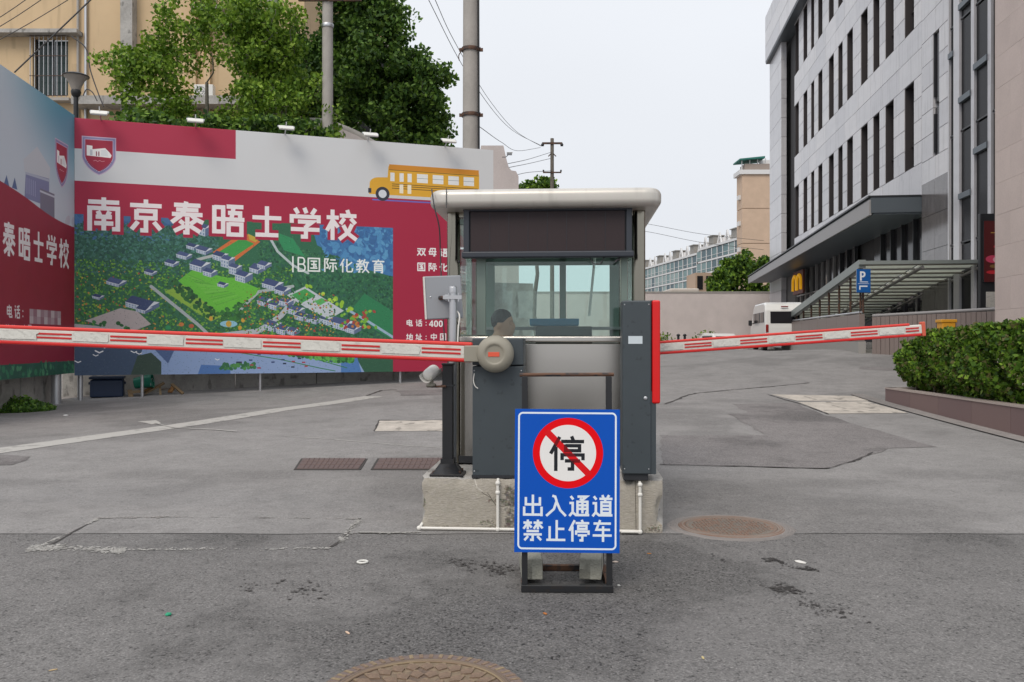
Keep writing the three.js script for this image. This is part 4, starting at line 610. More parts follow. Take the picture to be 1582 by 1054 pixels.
// ---------------------------------------------------------------- stone-clad office building on the right
// local frame: x grows towards the viewer along the facade (x = -s), z points out of the facade
const facadeTurn = Math.atan2(-.992, -.127);
const office = thing('office_building', 'large grey stone-clad office building with tall dark slot windows', 'building', [14.3, 0, -27], facadeTurn);
{
  const panes = [[.020, .019, .022], [.030, .030, .034], [.014, .014, .017], [.045, .043, .044]].map((c) => phys({ color: c, roughness: .12, specularIntensity: .4 }));
  M.reveal = std({ color: [.038, .032, .034], roughness: .55 });
  const r = mulberry(4242), T = .34, GAP = .022, F0 = 7.96, WH = 3.23, FH = 5.15;
  const wins = [[5.7, 6.8], [8.17, 9.31], [10.15, 11.09], [11.95, 13.07], [14.48, 15.58], [16.43, 17.35], [18.27, 19.39], [20.88, 21.94], [22.96, 23.81], [24.84, 25.98], [27.36, 28.56]];
  obj('core', [box(44.6, 30, 14, -14.2, 13, -7 - T - .12)], M.core, office);
  const lay = (s0, s1, y0, y1, z = 0, set = M.stone) => { const w = s1 - s0 - GAP, h = y1 - y0 - GAP; if (w < .05 || h < .05) return; obj('stone_panel', box(w, h, T, -(s0 + s1) / 2, (y0 + y1) / 2, -T / 2 + z + (r() - .5) * .006), set[Math.floor(r() * set.length)], office); };
  const S0 = 4.84, S1 = 28.75;
  for (let f = 0; f < 3; f++) {
    const b = F0 + f * FH, t = b + WH;
    for (let k = 0; k < wins.length; k++) {             // windows and the piers between them
      const [a, c] = wins[k], p0 = k ? wins[k - 1][1] : S0;
      for (let q = 0; q < 4; q++) lay(p0, a, b + q * WH / 4, b + (q + 1) * WH / 4);
      const w = obj('window', [box(.03, WH - .01, .30, -a - .012, (b + t) / 2, -.17), box(.03, WH - .01, .30, -c + .012, (b + t) / 2, -.17), box(c - a - .06, .03, .30, -(a + c) / 2, b + .012, -.17), box(c - a - .06, .03, .30, -(a + c) / 2, t - .012, -.17), box(c - a - .06, .05, .05, -(a + c) / 2, b + WH * .3, -.27)], M.reveal, office);
      obj('pane', box(c - a, WH, .02, -(a + c) / 2, (b + t) / 2, -.31), panes[Math.floor(r() * 4)], w);
    }
    for (let q = 0; q < 2; q++) for (let k = 0; k < wins.length; k++) { const a = k ? (wins[k - 1][1] + wins[k][0]) / 2 : S0, c = k < wins.length - 1 ? (wins[k][1] + wins[k + 1][0]) / 2 : S1, y = t + q * (FH - WH) / 2; lay(a, c, y, y + (FH - WH) / 2); }
  }
  for (let k = 0; k < wins.length; k++) { const a = k ? (wins[k - 1][1] + wins[k][0]) / 2 : S0, c = k < wins.length - 1 ? (wins[k][1] + wins[k + 1][0]) / 2 : S1; lay(a, c, 6.75, F0); }
  // near bay: stone with two slit windows, dark glossy granite below
  const slits = [[8.05, 9.4], [10.0, 12.4], [14.2, 15.6]];
  for (let y = 7.05; y < 22; y += .86) { const cut = slits.some(([p, q]) => y + .43 > p - .1 && y + .43 < q + .1); if (cut) { lay(2.22, 3.07, y, y + .86); lay(3.67, 4.84, y, y + .86); } else { lay(2.22, 3.4, y, y + .86); lay(3.4, 4.84, y, y + .86); } }
  for (const [p, q] of slits) { const w = obj('window', [box(.05, q - p, .08, -3.1, (p + q) / 2, -.06), box(.05, q - p, .08, -3.64, (p + q) / 2, -.06)], M.darkFrame, office); obj('pane', box(.6, q - p + .4, .02, -3.37, (p + q) / 2, -.09), M.darkGlass, w); }
  for (let q = 0; q < 5; q++) for (const [a, c] of [[2.22, 3.5], [3.5, 4.84]]) obj('granite_panel', box(c - a - .015, 1.21, T, -(a + c) / 2, 1.0 + (q + .5) * 1.225 - .0, -T / 2), M.granite, office);
  // dark glazed bays with slim pale fins
  for (const [a, c] of [[1.2, 1.7], [-.01, .24], [-1.26, -1.02], [2.1, 2.2], [-2.6, -2.35], [-3.9, -3.65]]) obj('fin', box(c - a, 24, .16, -(a + c) / 2, 12.4, -.06), M.stone[2], office);
  for (const [a, c] of [[1.7, 2.1], [.24, 1.2], [-1.02, -.01], [-2.35, -1.26], [-3.65, -2.6]]) for (let f = 0; f < 6; f++) { const y = 1 + f * 3.6; const w = obj('window', box(c - a, .05, .04, -(a + c) / 2, y + .03, -.045), M.darkFrame, office); obj('pane', box(c - a, 3.5, .03, -(a + c) / 2, y + 1.8, -.07), M.bayGlass, w); }
  for (const [a, c, y] of [[.24, 1.2, 6.1], [-1.02, -.01, 7.3], [.24, 1.2, 9.2], [-1.02, -.01, 9.9], [1.7, 2.1, 10.9], [.24, 1.2, 12.2]]) obj('sun_shade', box(c - a, .18, .12, -(a + c) / 2, y, .0), M.canopyMetal, office);
  // far end: dark recess, glossy end pier and the overhanging top storey
  obj('recess', box(3.0, 21, .1, -30.3, 11, -T - .05), M.core, office);
  for (let y = 1; y < 21.4; y += 1.29) lay(31.98, 36.7, y, y + 1.29, .25, [M.stone[0], M.stone[2]]);
  for (let q = 0; q < 3; q++) for (let s = 4; s < 37; s += 3) lay(s, Math.min(36.8, s + 3), 21.7 + q * 1.1, 22.8 + q * 1.1, .55);
  obj('soffit', box(32.6, .12, .85, -20.4, 21.62, .1), M.canopyMetal, office);
  // ground floor glazing under the canopy
  for (let k = 0; k < 17; k++) { const a = 4.9 + k * 1.42, c = a + 1.38; if (k === 5 || k === 6) continue; const w = obj('shop_window', [box(.07, 5.4, .16, -a, 3.9, -.24), box(1.4, .07, .12, -(a + c) / 2, 4.3, -.24)], k > 9 ? M.canopyEdge : M.darkFrame, office); obj('pane', box(1.36, 5.4, .03, -(a + c) / 2, 3.9, -.3), M.darkGlass, w); }
  for (let k = 0; k < 9; k++) obj('mullion', box(.06, 5.2, .2, -(29.3 + k * .32), 3.8, -.22), M.canopyEdge, office);
  obj('plinth_panel', box(30, .8, .3, -20, 1.0, -.12), M.granite, office);
  // canopy
  const P = (s, y, z) => V(-s, y, z), n = 4.9, f = 36.4, w = 1.75;
  const can = obj('canopy', prism([P(n, 6.16, -.3), P(n, 6.16, w), P(f, 5.72, w), P(f, 5.72, -.3)], [P(n, 6.72, -.3), P(n, 6.72, w), P(f, 6.10, w), P(f, 6.10, -.3)]), M.canopyMetal, office);
  obj('canopy_fascia', prism([P(n + .02, 6.08, w - .02), P(n + .02, 6.08, w + .06), P(f, 5.62, w + .06), P(f, 5.62, w - .02)], [P(n + .02, 6.64, w - .02), P(n + .02, 6.64, w + .06), P(f, 6.04, w + .06), P(f, 6.04, w - .02)]), M.canopyEdge, can);
  obj('canopy_gutter', prism([P(n - .02, 6.73, -.3), P(n - .02, 6.73, w + .1), P(f + .05, 6.11, w + .1), P(f + .05, 6.11, -.3)], [P(n - .02, 6.79, -.3), P(n - .02, 6.79, w + .1), P(f + .05, 6.17, w + .1), P(f + .05, 6.17, -.3)]), M.darkFrame, can);
  obj('canopy_soffit', prism([P(n + .05, 6.10, -.3), P(n + .05, 6.10, w - .1), P(f - .05, 5.66, w - .1), P(f - .05, 5.66, -.3)], [P(n + .05, 6.15, -.3), P(n + .05, 6.15, w - .1), P(f - .05, 5.71, w - .1), P(f - .05, 5.71, -.3)]), M.canopyMetal, can);
}
{ // lit yellow sign under the canopy
  const s = thing('lit_sign', 'lit yellow arched letter on a dark red board under the canopy', 'sign', [14.3, 0, -27], facadeTurn);
  const S = 25.8, y = 4.95; const glow = std({ color: [.55, .30, .01], emissive: rgb(1, .48, .01), emissiveIntensity: .3, roughness: .5 });
  obj('backboard', rbox(3.0, 1.4, .12, .03, -S, y + .02, .30), std({ color: [.12, .028, .02], roughness: .6 }), s);
  const arch = (cx, w, h) => tube([V(-S + cx - w, y - .45, .42), V(-S + cx - w * .86, y + h * .55, .42), V(-S + cx - w * .3, y + h, .42), V(-S + cx + w * .3, y + h, .42), V(-S + cx + w * .86, y + h * .55, .42), V(-S + cx + w, y - .45, .42)], .085, 30, 8);
  for (const cx of [-.66, .66]) obj('letter', arch(cx, .56, .42), glow, s);
}
// beige stone-clad flank of a nearer block; its far corner shows
{
  const b = thing('beige_building', 'plain beige stone-clad block standing behind the hedge', 'building', [11.08, 0, -20], facadeTurn), r = mulberry(31);
  obj('core', box(9, 22, 6, 4.55, 11, -3.11), M.core, b);
  for (let k = 0; k < 30; k++) for (let i = 0; i < 4; i++) { const x0 = i ? i * 1.3 - (k % 2) * .55 : 0, x1 = Math.min(5.0, (i + 1) * 1.3 - (k % 2) * .55); obj('stone_panel', box(x1 - x0 - .004, .716, .1, (x0 + x1) / 2, .36 + k * .72, -.05 + (r() - .5) * .003), M.beigeStone[Math.floor(r() * 3)], b); }
  obj('wall_face', box(4.2, 21.6, .1, 7.2, 10.8, -.06), M.beigeStone[0], b); obj('end_face', box(.05, 21.6, 6, -.03, 10.8, -3.0), M.beigeStone[1], b);
}
{ // upright advertising board and the white notice
  const D = 25.0, p = at(1531, 480, D), y0 = .9, t = thing('poster_board', 'upright dark red advertising board beside the beige block', 'poster', [p.x, y0, -D]);
  const Y = (py) => EYE - (py - 527) / FOCAL * D - y0;
  const pt = canvasTex(256, 1024, (c, W, H) => { c.fillStyle = '#5e1f20'; c.fillRect(0, 0, W, H); c.fillStyle = '#c9a24a'; c.fillRect(70, 190, 60, 14); c.fillRect(140, 190, 40, 14); const r = mulberry(6); for (const [x, y, w, h, k] of [[150, 440, 60, 44, '#e8dfe0'], [120, 430, 40, 30, '#c23a44'], [140, 540, 40, 50, '#cfd2cf'], [90, 640, 120, 90, '#d8496a'], [120, 650, 50, 60, '#e9a9b8'], [100, 760, 70, 40, '#8a6a3a'], [90, 860, 110, 44, '#d32f3a']]) { c.fillStyle = k; c.beginPath(); c.ellipse(x, y, w * .6, h * .7, 0, 0, 6.3); c.fill(); } });
  const e = M.darkFrame; const m = shade(new THREE.Mesh(new THREE.BoxGeometry(.72, Y(342) - Y(436), .06).translate(.12, (Y(342) + Y(436)) / 2, .05), [e, e, e, e, std({ map: pt, roughness: .5 }), e])); m.name = 'poster'; t.add(m);
  obj('housing', rbox(.86, Y(330), .14, .02, .12, Y(330) / 2, -.06), M.darkFrame, t);
  obj('notice', box(.5, Y(451) - Y(475), .02, .10, (Y(451) + Y(475)) / 2, .03), M.whitePaint, t); obj('notice_band', box(.52, .16, .015, .10, Y(475) - .10, .03), std({ color: [.02, .10, .08], roughness: .5 }), t);
}
// ---------------------------------------------------------------- glass roof over the car-park ramp
{
  const B = V(10.88, 0, -27), dir = V(.127, 0, -.992), side = V(.992, 0, .127), L = 13.3, Wd = 3.45;
  const R = thing('ramp_shelter', 'glass lean-to roof on steel posts over the car park ramp', 'shelter', [B.x, 0, B.z], 0);
  const Q = (s, w, y) => V(dir.x * s + side.x * w, y, dir.z * s + side.z * w);
  const yTop = (s) => lerp(3.86, 2.40, s / L), g = (s, w) => { const p = Q(s, w, 0).add(B); return height(p.x, p.z); };
  const frost = phys({ color: [.90, .93, .86], transmission: .6, roughness: 1, thickness: 0 }), slate = std({ color: [.27, .30, .29], roughness: .5, metalness: .3 });
  for (let k = 0; k < 9; k++) for (let i = 0; i < 2; i++) { const s0 = k * L / 9 + .03, s1 = (k + 1) * L / 9 - .03, w0 = i * Wd / 2 + .04, w1 = (i + 1) * Wd / 2 - .04; const c = (s, w, d) => Q(s, w, yTop(s) + d); obj('glass_panel', prism([c(s0, w0, 0), c(s0, w1, 0), c(s1, w1, 0), c(s1, w0, 0)], [c(s0, w0, .02), c(s0, w1, .02), c(s1, w1, .02), c(s1, w0, .02)]), frost, R); }
  for (let k = 0; k <= 18; k++) { const s = k * L / 18; obj('purlin', rod(Q(s, 0, yTop(s) - .06), Q(s, Wd, yTop(s) - .06), .035, .035, 6), k % 2 ? M.canopyEdge : std({ color: [.34, .32, .27], roughness: .6 }), R); }
  for (const w of [0, Wd / 2, Wd]) obj('rafter', rod(Q(0, w, yTop(0) - .14), Q(L, w, yTop(L) - .14), .05, .05, 8), M.canopyEdge, R);
  obj('edge_beam', prism([Q(0, -.16, yTop(0) - .16), Q(0, .05, yTop(0) - .16), Q(L, .05, yTop(L) - .16), Q(L, -.16, yTop(L) - .16)], [Q(0, -.16, yTop(0) + .10), Q(0, .05, yTop(0) + .10), Q(L, .05, yTop(L) + .10), Q(L, -.16, yTop(L) + .10)]), slate, R);
  obj('front_beam', prism([Q(-.1, -.16, yTop(0) - .05), Q(-.1, Wd + .3, yTop(0) - .05), Q(0, Wd + .3, yTop(0) - .05), Q(0, -.16, yTop(0) - .05)], [Q(-.1, -.16, yTop(0) + .06), Q(-.1, Wd + .3, yTop(0) + .06), Q(0, Wd + .3, yTop(0) + .06), Q(0, -.16, yTop(0) + .06)]), slate, R);
  for (let k = 0; k < 9; k++) { const s = .05 + k * 1.5; obj('post', rod(Q(s, -.02, 2.3), Q(s, -.02, Math.max(2.36, yTop(s) - .1)), .04, .04, 8), M.rustIron, R); }
  for (const s of [.1, 6]) obj('post', rod(Q(s, Wd, 1.0), Q(s, Wd, yTop(s) - .1), .05, .05, 8), M.canopyEdge, R);
  // parapet walls of the ramp
  const brown = std({ map: graniteTex, color: [1.35, 1.2, 1.1], roughness: .45 });
  const W1 = thing('ramp_parapet', 'brown panelled parapet wall with a steel rail under the glass roof', 'wall', [B.x, 0, B.z]);
  for (let k = 0; k < 9; k++) { const s0 = k * 1.48, s1 = s0 + 1.465, c = (s, w, y) => Q(s, w, y); obj('panel', prism([c(s0, -.14, 1.45), c(s0, .02, 1.45), c(s1, .02, 1.45), c(s1, -.14, 1.45)], [c(s0, -.14, 2.28), c(s0, .02, 2.28), c(s1, .02, 2.28), c(s1, -.14, 2.28)]), brown, W1); }
  obj('base', prism([Q(-.02, -.17, .4), Q(-.02, .05, .4), Q(L, .05, .4), Q(L, -.17, .4)], [Q(-.02, -.17, 1.44), Q(-.02, .05, 1.44), Q(L, .05, 1.44), Q(L, -.17, 1.44)]), M.concrete, W1);
  obj('handrail', rod(Q(0, -.08, 2.34), Q(L, -.08, 2.34), .035), M.galv, W1);
  const W2 = thing('ramp_parapet', 'brown slatted parapet wall rising towards the hedge in front of the ramp', 'wall', [B.x, 0, B.z]);
  const n0 = V(.15, 0, .3), n1 = V(2.95, 0, 3.2);      // wall from the ramp mouth towards the hedge
  for (let k = 0; k < 30; k++) { const a = n0.clone().lerp(n1, k / 30), b = n0.clone().lerp(n1, (k + .92) / 30), y = 2.18 + .12 * k / 30, nn = V(-(n1.z - n0.z), 0, n1.x - n0.x).normalize().multiplyScalar(.05 + .012 * (k % 2)); const c = (p, s, yy) => V(p.x + nn.x * s, yy, p.z + nn.z * s); obj('slat', prism([c(a, -1, .5), c(b, -1, .5), c(b, 1, .5), c(a, 1, .5)], [c(a, -1, y), c(b, -1, y), c(b, 1, y), c(a, 1, y)]), brown, W2); }
  obj('cap_rail', rod(V(n0.x, 2.22, n0.z), V(n1.x, 2.36, n1.z), .05), M.canopyEdge, W2);
}
{ // parking sign
  const D = 26.8, p = at(1334, 432, D), s = thing('parking_sign', 'blue parking sign with a white P fixed above the ramp parapet', 'sign', [p.x, 2.28, -D], .12), Y = (py) => EYE - (py - 527) / FOCAL * D - s.position.y;
  const tx = canvasTex(256, 384, (c, W, H) => { c.fillStyle = '#1c5fa8'; c.fillRect(0, 0, W, H); c.fillStyle = '#eef2f6'; c.font = 'bold 215px sans-serif'; c.fillText('P', 44, 190); c.fillRect(60, 204, 150, 12); c.fillRect(26, 236, 204, 6); c.fillRect(50, 270, 150, 22); c.fillRect(50, 270, 22, 70); });
  const e = M.galv; const m = shade(new THREE.Mesh(new THREE.BoxGeometry(.46, Y(416) - Y(452), .025).translate(0, (Y(416) + Y(452)) / 2, 0), [e, e, e, e, std({ map: tx, roughness: .4 }), e])); m.name = 'plate'; s.add(m);
  obj('post', rod(V(.05, 0, -.27), V(.05, Y(414), -.27), .03), M.rustIron, s); obj('bracket', [box(.03, .03, .28, .05, Y(422), -.14), box(.03, .03, .28, .05, Y(446), -.14)], M.rustIron, s);
}
{ const p = at(1462, 494, 22), s = thing('yellow_post', 'yellow barrier box top just above the hedge', 'barrier box', [p.x, 0, -22]); const yel = std({ color: [.62, .30, .02], roughness: .5 }); obj('cabinet', rbox(.34, 1.15, .3, .03, 0, 1.35, 0), yel, s); obj('lid', rbox(.40, .08, .34, .02, 0, 1.95, 0), yel, s); obj('base_plate', box(.4, .78, .34, 0, .39, 0), M.darkFrame, s); }
// ---------------------------------------------------------------- planter and hedge
const plA = onGround(1368, 621), plB = onGround(1582, 677);
const plDir = plB.clone().sub(plA).setY(0).normalize();
{
  const t = thing('planter_wall', 'low purple-brown granite planter wall below the hedge', 'wall', [plA.x, 0, plA.z]);
  const mat = [0, 1].map((i) => std({ map: colourTex(256, (u, v) => { const s = .85 + .35 * (fbm(u * 10, v * 10, 10, 4, 401) - .5) + .25 * (vnoise(u * 110, v * 110, 110, 9) - .5) - .3 * smooth(.6, .75, fbm(u * 5, v * 20, 20, 4, 405)); return [.235 * s, .158 * s, .150 * s]; }, 1.1), color: i ? [1, 1, 1] : [.93, .92, .95], roughness: .6 }));
  const cap = std({ map: concreteTex, color: [.92, .80, .76], roughness: .75 });
  const nrm = V(-plDir.z, 0, plDir.x).multiplyScalar(-1); if (nrm.x < 0) nrm.multiplyScalar(-1);   // towards the soil
  const top = .485, seg = (a, b, n, i) => { const c = (p, k, y) => V(p.x + n.x * k, y, p.z + n.z * k), gA = Math.min(height(plA.x + a.x, plA.z + a.z), height(plA.x + b.x, plA.z + b.z)) - .05; obj('granite_slab', prism([c(a, 0, gA), c(b, 0, gA), c(b, .16, gA), c(a, .16, gA)], [c(a, 0, top), c(b, 0, top), c(b, .16, top), c(a, .16, top)]), mat[i % 2], t); obj('coping', prism([c(a, -.015, top + .002), c(b, -.015, top + .002), c(b, .20, top + .002), c(a, .20, top + .002)], [c(a, -.008, top + .03), c(b, -.008, top + .03), c(b, .19, top + .03), c(a, .19, top + .03)]), cap, t); };
  for (let i = 0; i < 9; i++) seg(plDir.clone().multiplyScalar(i * 1.2), plDir.clone().multiplyScalar(i * 1.2 + 1.193), nrm, i);
  const back = V(1, 0, -.18).normalize(); for (let i = 0; i < 4; i++) seg(back.clone().multiplyScalar(.0 + i * 1.2), back.clone().multiplyScalar(i * 1.2 + 1.193), V(.18, 0, 1).normalize(), i + 1);
  const s = []; const P = (k, w) => [plA.x + plDir.x * k + nrm.x * w, plA.z + plDir.z * k + nrm.z * w];
  const soil = [P(0.1, .14), P(11, .14), P(11, 3.2), P(.1, 3.2)]; const sg = new THREE.BufferGeometry(); sg.setAttribute('position', new THREE.Float32BufferAttribute([0, 1, 2, 0, 2, 3].flatMap((i) => [soil[i][0], .42, soil[i][1]]), 3)); sg.computeVertexNormals(); sg.setAttribute('uv', new THREE.Float32BufferAttribute([0, 0, 11, 0, 11, 6, 0, 0, 11, 6, 0, 6], 2)); struct('planter_soil', sg, std({ map: concreteTex, color: [.30, .22, .15], roughness: 1 }));
  const st = [], q = (k, w) => { const [x, z] = P(k, w); return [x, z]; }; for (let i = 0; i < 40; i++) { const a = -1.2 + i * .32, b = a + .32; st.push(q(a, -.30), q(b, -.30), q(b, -.005), q(a, -.30), q(b, -.005), q(a, -.005)); } struct('kerb_strip', subdivide(st, .02, 0), M.patchPale).geometry.attributes.normal.array.fill(0);
  const kn = scene.getObjectByName('kerb_strip').geometry.attributes.normal; for (let i = 0; i < kn.count; i++) kn.setXYZ(i, 0, 1, 0);
  // hedge
  const h = thing('hedge', 'clipped bright green leafy hedge in the granite planter', 'hedge'), r = mulberry(909), pts = [], wood = [];
  const N = (x, y, z) => fbm(x * 1.1 + 30, z * 1.1 + 70 + y * .9, 4096, 3, 411), edge = (k) => .36 + .22 * (fbm(k * .9 + 5, 2, 4096, 3, 415) - .5) * 2;
  for (let i = 0; i < 90000; i++) {
    const k = -.25 + 9.5 * r(), [bx, bz] = P(k, 0), topY = 1.58 + .03 * k + .24 * (fbm(k * 1.4, 9, 4096, 3, 417) - .5) * 2 - .2 * smooth(.9, -.2, k);
    let w, y; const u = r();
    if (u < .62) { y = .50 + (topY - .50) * Math.pow(r(), .8); w = edge(k) - .18 + .34 * (N(bx, y, bz) - .5) * 2 + Math.abs(r() - r()) * .4 + .28 * (1 - smooth(.5, .95, y)); } else if (u < .92) { y = topY - Math.abs(r() - r()) * .3 + .12 * (N(bx, 3, bz) - .5); w = .3 + 2.1 * r() * r(); y += .2 * (N(bx + w, 1, bz + w) - .5); } else { y = .5 + (topY - .5) * r(); w = edge(k) + .3 + 1.2 * r(); }
    const kk = k + (k < .6 && u < .3 ? -.15 * r() : 0), [x, z] = P(kk, w); if (N(x * 1.7, y * 2.4, z * 1.7) < .42 && u < .62) continue; pts.push([x + (r() - .5) * .05, y, z + (r() - .5) * .05]);
  }
  for (let i = 0; i < 90; i++) { const k = 9 * r(), [x, z] = P(k, .5 + r() * .7), a = V(x, .42, z), b = V(x + (r() - .5) * .4, 1.1 + .3 * r(), z + (r() - .5) * .4); wood.push(rod(a, b, .016, .008, 5)); }
  obj('stems', wood, M.bark, h); obj('foliage', leafCloud(r, pts, .085, [[.13, .25, .024], [.18, .32, .03], [.085, .18, .02], [.26, .41, .045], [.05, .11, .018], [.10, .21, .024], [.18, .17, .06]], .5), M.leaf, h);
}
// ---------------------------------------------------------------- van and car
{
  const v = thing('van', 'white high-roofed van parked by the ramp, seen from behind', 'van', [0, 0, 0], -.127); const x = (1212 - 791) / FOCAL * 38; v.position.set(x, height(x, -38), -38);
  const prof = [[.0, .32], [.0, 1.0], [-.06, 1.75], [-.16, 1.98], [-.4, 2.06], [-3.0, 2.06], [-3.35, 1.95], [-3.95, 1.25], [-4.35, 1.05], [-4.42, .32]];
  const g = extrude(prof.map(([a, b]) => [-a, b]), 1.5, .07); g.translate(0, 0, -.75); g.rotateY(Math.PI / 2);    // length runs along -z
  obj('body', g, M.carWhite, v);
  const fx = .83; obj('rear_window', rbox(1.24, .52, .05, .02).rotateX(-.08).translate(.02, 1.46, .032), M.darkGlass, v);
  for (const [z0, l] of [[-.45, .85], [-1.55, 1.0], [-2.65, .75]]) { obj('side_window', rbox(.03, .46, l, .012, -fx, 1.48, z0 - l / 2 + .1), M.darkGlass, v); obj('side_window', rbox(.03, .46, l, .012, fx, 1.48, z0 - l / 2 + .1), M.darkGlass, v); }
  for (const s of [-1, 1]) { obj('tail_light', rbox(.12, .34, .06, .02, s * .74, .98, .07), std({ color: [.25, .015, .012], roughness: .3 }), v); obj('mirror', [rbox(.16, .26, .1, .03, s * .98, 1.28, -3.35), rod(V(s * .8, 1.25, -3.35), V(s * .95, 1.25, -3.35), .02)], M.blackPaint, v); for (const z of [-.85, -3.4]) { const w = obj('wheel', new THREE.CylinderGeometry(.32, .32, .2, 22).rotateZ(Math.PI / 2).translate(s * .72, .32, z), M.tyre, v); obj('rim', new THREE.CylinderGeometry(.19, .19, .21, 16).rotateZ(Math.PI / 2).translate(s * .722, .32, z), M.galv, w); } }
  obj('bumper', rbox(1.66, .2, .16, .05, 0, .42, .1), M.panelGrey, v); obj('number_plate', box(.44, .14, .02, 0, .66, .09), std({ color: [.03, .09, .35], roughness: .4 }), v); obj('roof_lamp', rbox(.3, .05, .06, .015, 0, 1.93, .04), std({ color: [.2, .02, .02], roughness: .4 }), v);
  const c = thing('parked_car', 'white car half hidden beyond the crest by the small shrubs', 'car', [(1108 - 791) / FOCAL * 58, 0, -58], .2); c.position.y = height(c.position.x, -58);
  const cp = [[0, .3], [.0, .75], [.6, .92], [1.15, 1.38], [2.6, 1.42], [3.4, 1.0], [4.2, .92], [4.3, .3]]; const cg = extrude(cp, 1.45, .08); cg.translate(-2.1, 0, -.72); cg.rotateY(Math.PI / 2); obj('body', cg, M.carWhite, c);
  obj('windscreen', rbox(1.3, .36, .05, .02).rotateX(-.85).translate(0, 1.16, 1.32), M.darkGlass, c); obj('rear_window', rbox(1.25, .36, .05, .02).rotateX(.9).translate(0, 1.2, -.95), M.darkGlass, c);
  for (const s of [-1, 1]) { obj('side_window', rbox(.03, .3, 1.5, .01, s * .81, 1.15, .2), M.darkGlass, c); for (const z of [-1.3, 1.3]) { const w = obj('wheel', new THREE.CylinderGeometry(.3, .3, .2, 20).rotateZ(Math.PI / 2).translate(s * .7, .3, z), M.tyre, c); obj('rim', new THREE.CylinderGeometry(.18, .18, .21, 14).rotateZ(Math.PI / 2).translate(s * .702, .3, z), M.galv, w); } }
}
function shrub(label, p, w, h, size, n, seed, group) { const r = mulberry(seed), t = thing('shrub', label, 'shrub', [p.x, p.y, p.z], 0, group), pts = [], wood = []; for (let i = 0; i < n; i++) { const a = r() * 6.28, q = Math.cbrt(r()), el = Math.acos(r()); pts.push([q * w / 2 * Math.sin(el) * Math.cos(a) * (1 + .3 * Math.sin(a * 3 + seed)), .08 + q * h * Math.cos(el) * (.8 + .3 * r()), q * w / 2 * Math.sin(el) * Math.sin(a)]); } for (let i = 0; i < 8; i++) wood.push(rod(V(0, 0, 0), V((r() - .5) * w * .6, h * .7, (r() - .5) * w * .6), .02, .008, 5)); obj('stems', wood, M.bark, t); obj('foliage', leafCloud(r, pts, size, darkG.concat(lightG)), M.leaf, t); }
shrub('small round shrub before the pink wall, next to the red light bar', V((1020 - 791) / FOCAL * 60, .45, -60), 2.2, 1.7, .16, 900, 71, 'shrubs at the far wall');
shrub('small shrub before the pink wall, right behind the white car', V((1094 - 791) / FOCAL * 60.5, .5, -60.5), 2.6, 1.65, .16, 900, 72, 'shrubs at the far wall');
for (const px of [1048, 1058]) { const p = V((px - 791) / FOCAL * 56, .5, -56), b = thing('bollard', 'short dark bollard beyond the crest before the pink wall', 'bollard', [p.x, height(p.x, p.z), p.z], 0, 'bollards beyond the crest'); obj('post', rod(V(0, 0, 0), V(0, 1.25, 0), .09, .08, 12), M.darkFrame, b); obj('cap', lathe([[0, .14], [.1, .1], [.13, 0], [0, 0]], 12).translate(0, 1.25, 0), M.darkFrame, b); }
{ // weeds at the foot of the side wall
  const r = mulberry(77), t = thing('weed_clump', 'bright green weeds growing against the concrete wall', 'weeds', [0, 0, 0]), pts = []; const c = onGround(30, 636);
  for (let i = 0; i < 5200; i++) { const a = r() * 6.28, q = Math.sqrt(r()), x = c.x + Math.cos(a) * q * .62, z = c.z + Math.sin(a) * q * .5 - .1; pts.push([x, height(x, z) + .02 + .30 * r() * r() * (1.2 - q), z]); }
  const d = onGround(34, 622); for (let i = 0; i < 700; i++) { pts.push([d.x + (r() - .5) * .34, d.y + .1 + .5 * r(), d.z + (r() - .5) * .2 - .1]); }
  obj('leaves', leafCloud(r, pts, .075, [[.10, .22, .03], [.16, .28, .04], [.06, .13, .03]], .3), M.leaf, t); obj('stems', [0, 1, 2, 3].map((i) => rod(V(d.x + i * .05 - .1, d.y, d.z - .1), V(d.x + (i - 1.5) * .12, d.y + .5, d.z - .12), .008, .004, 5)), M.bark, t);
}
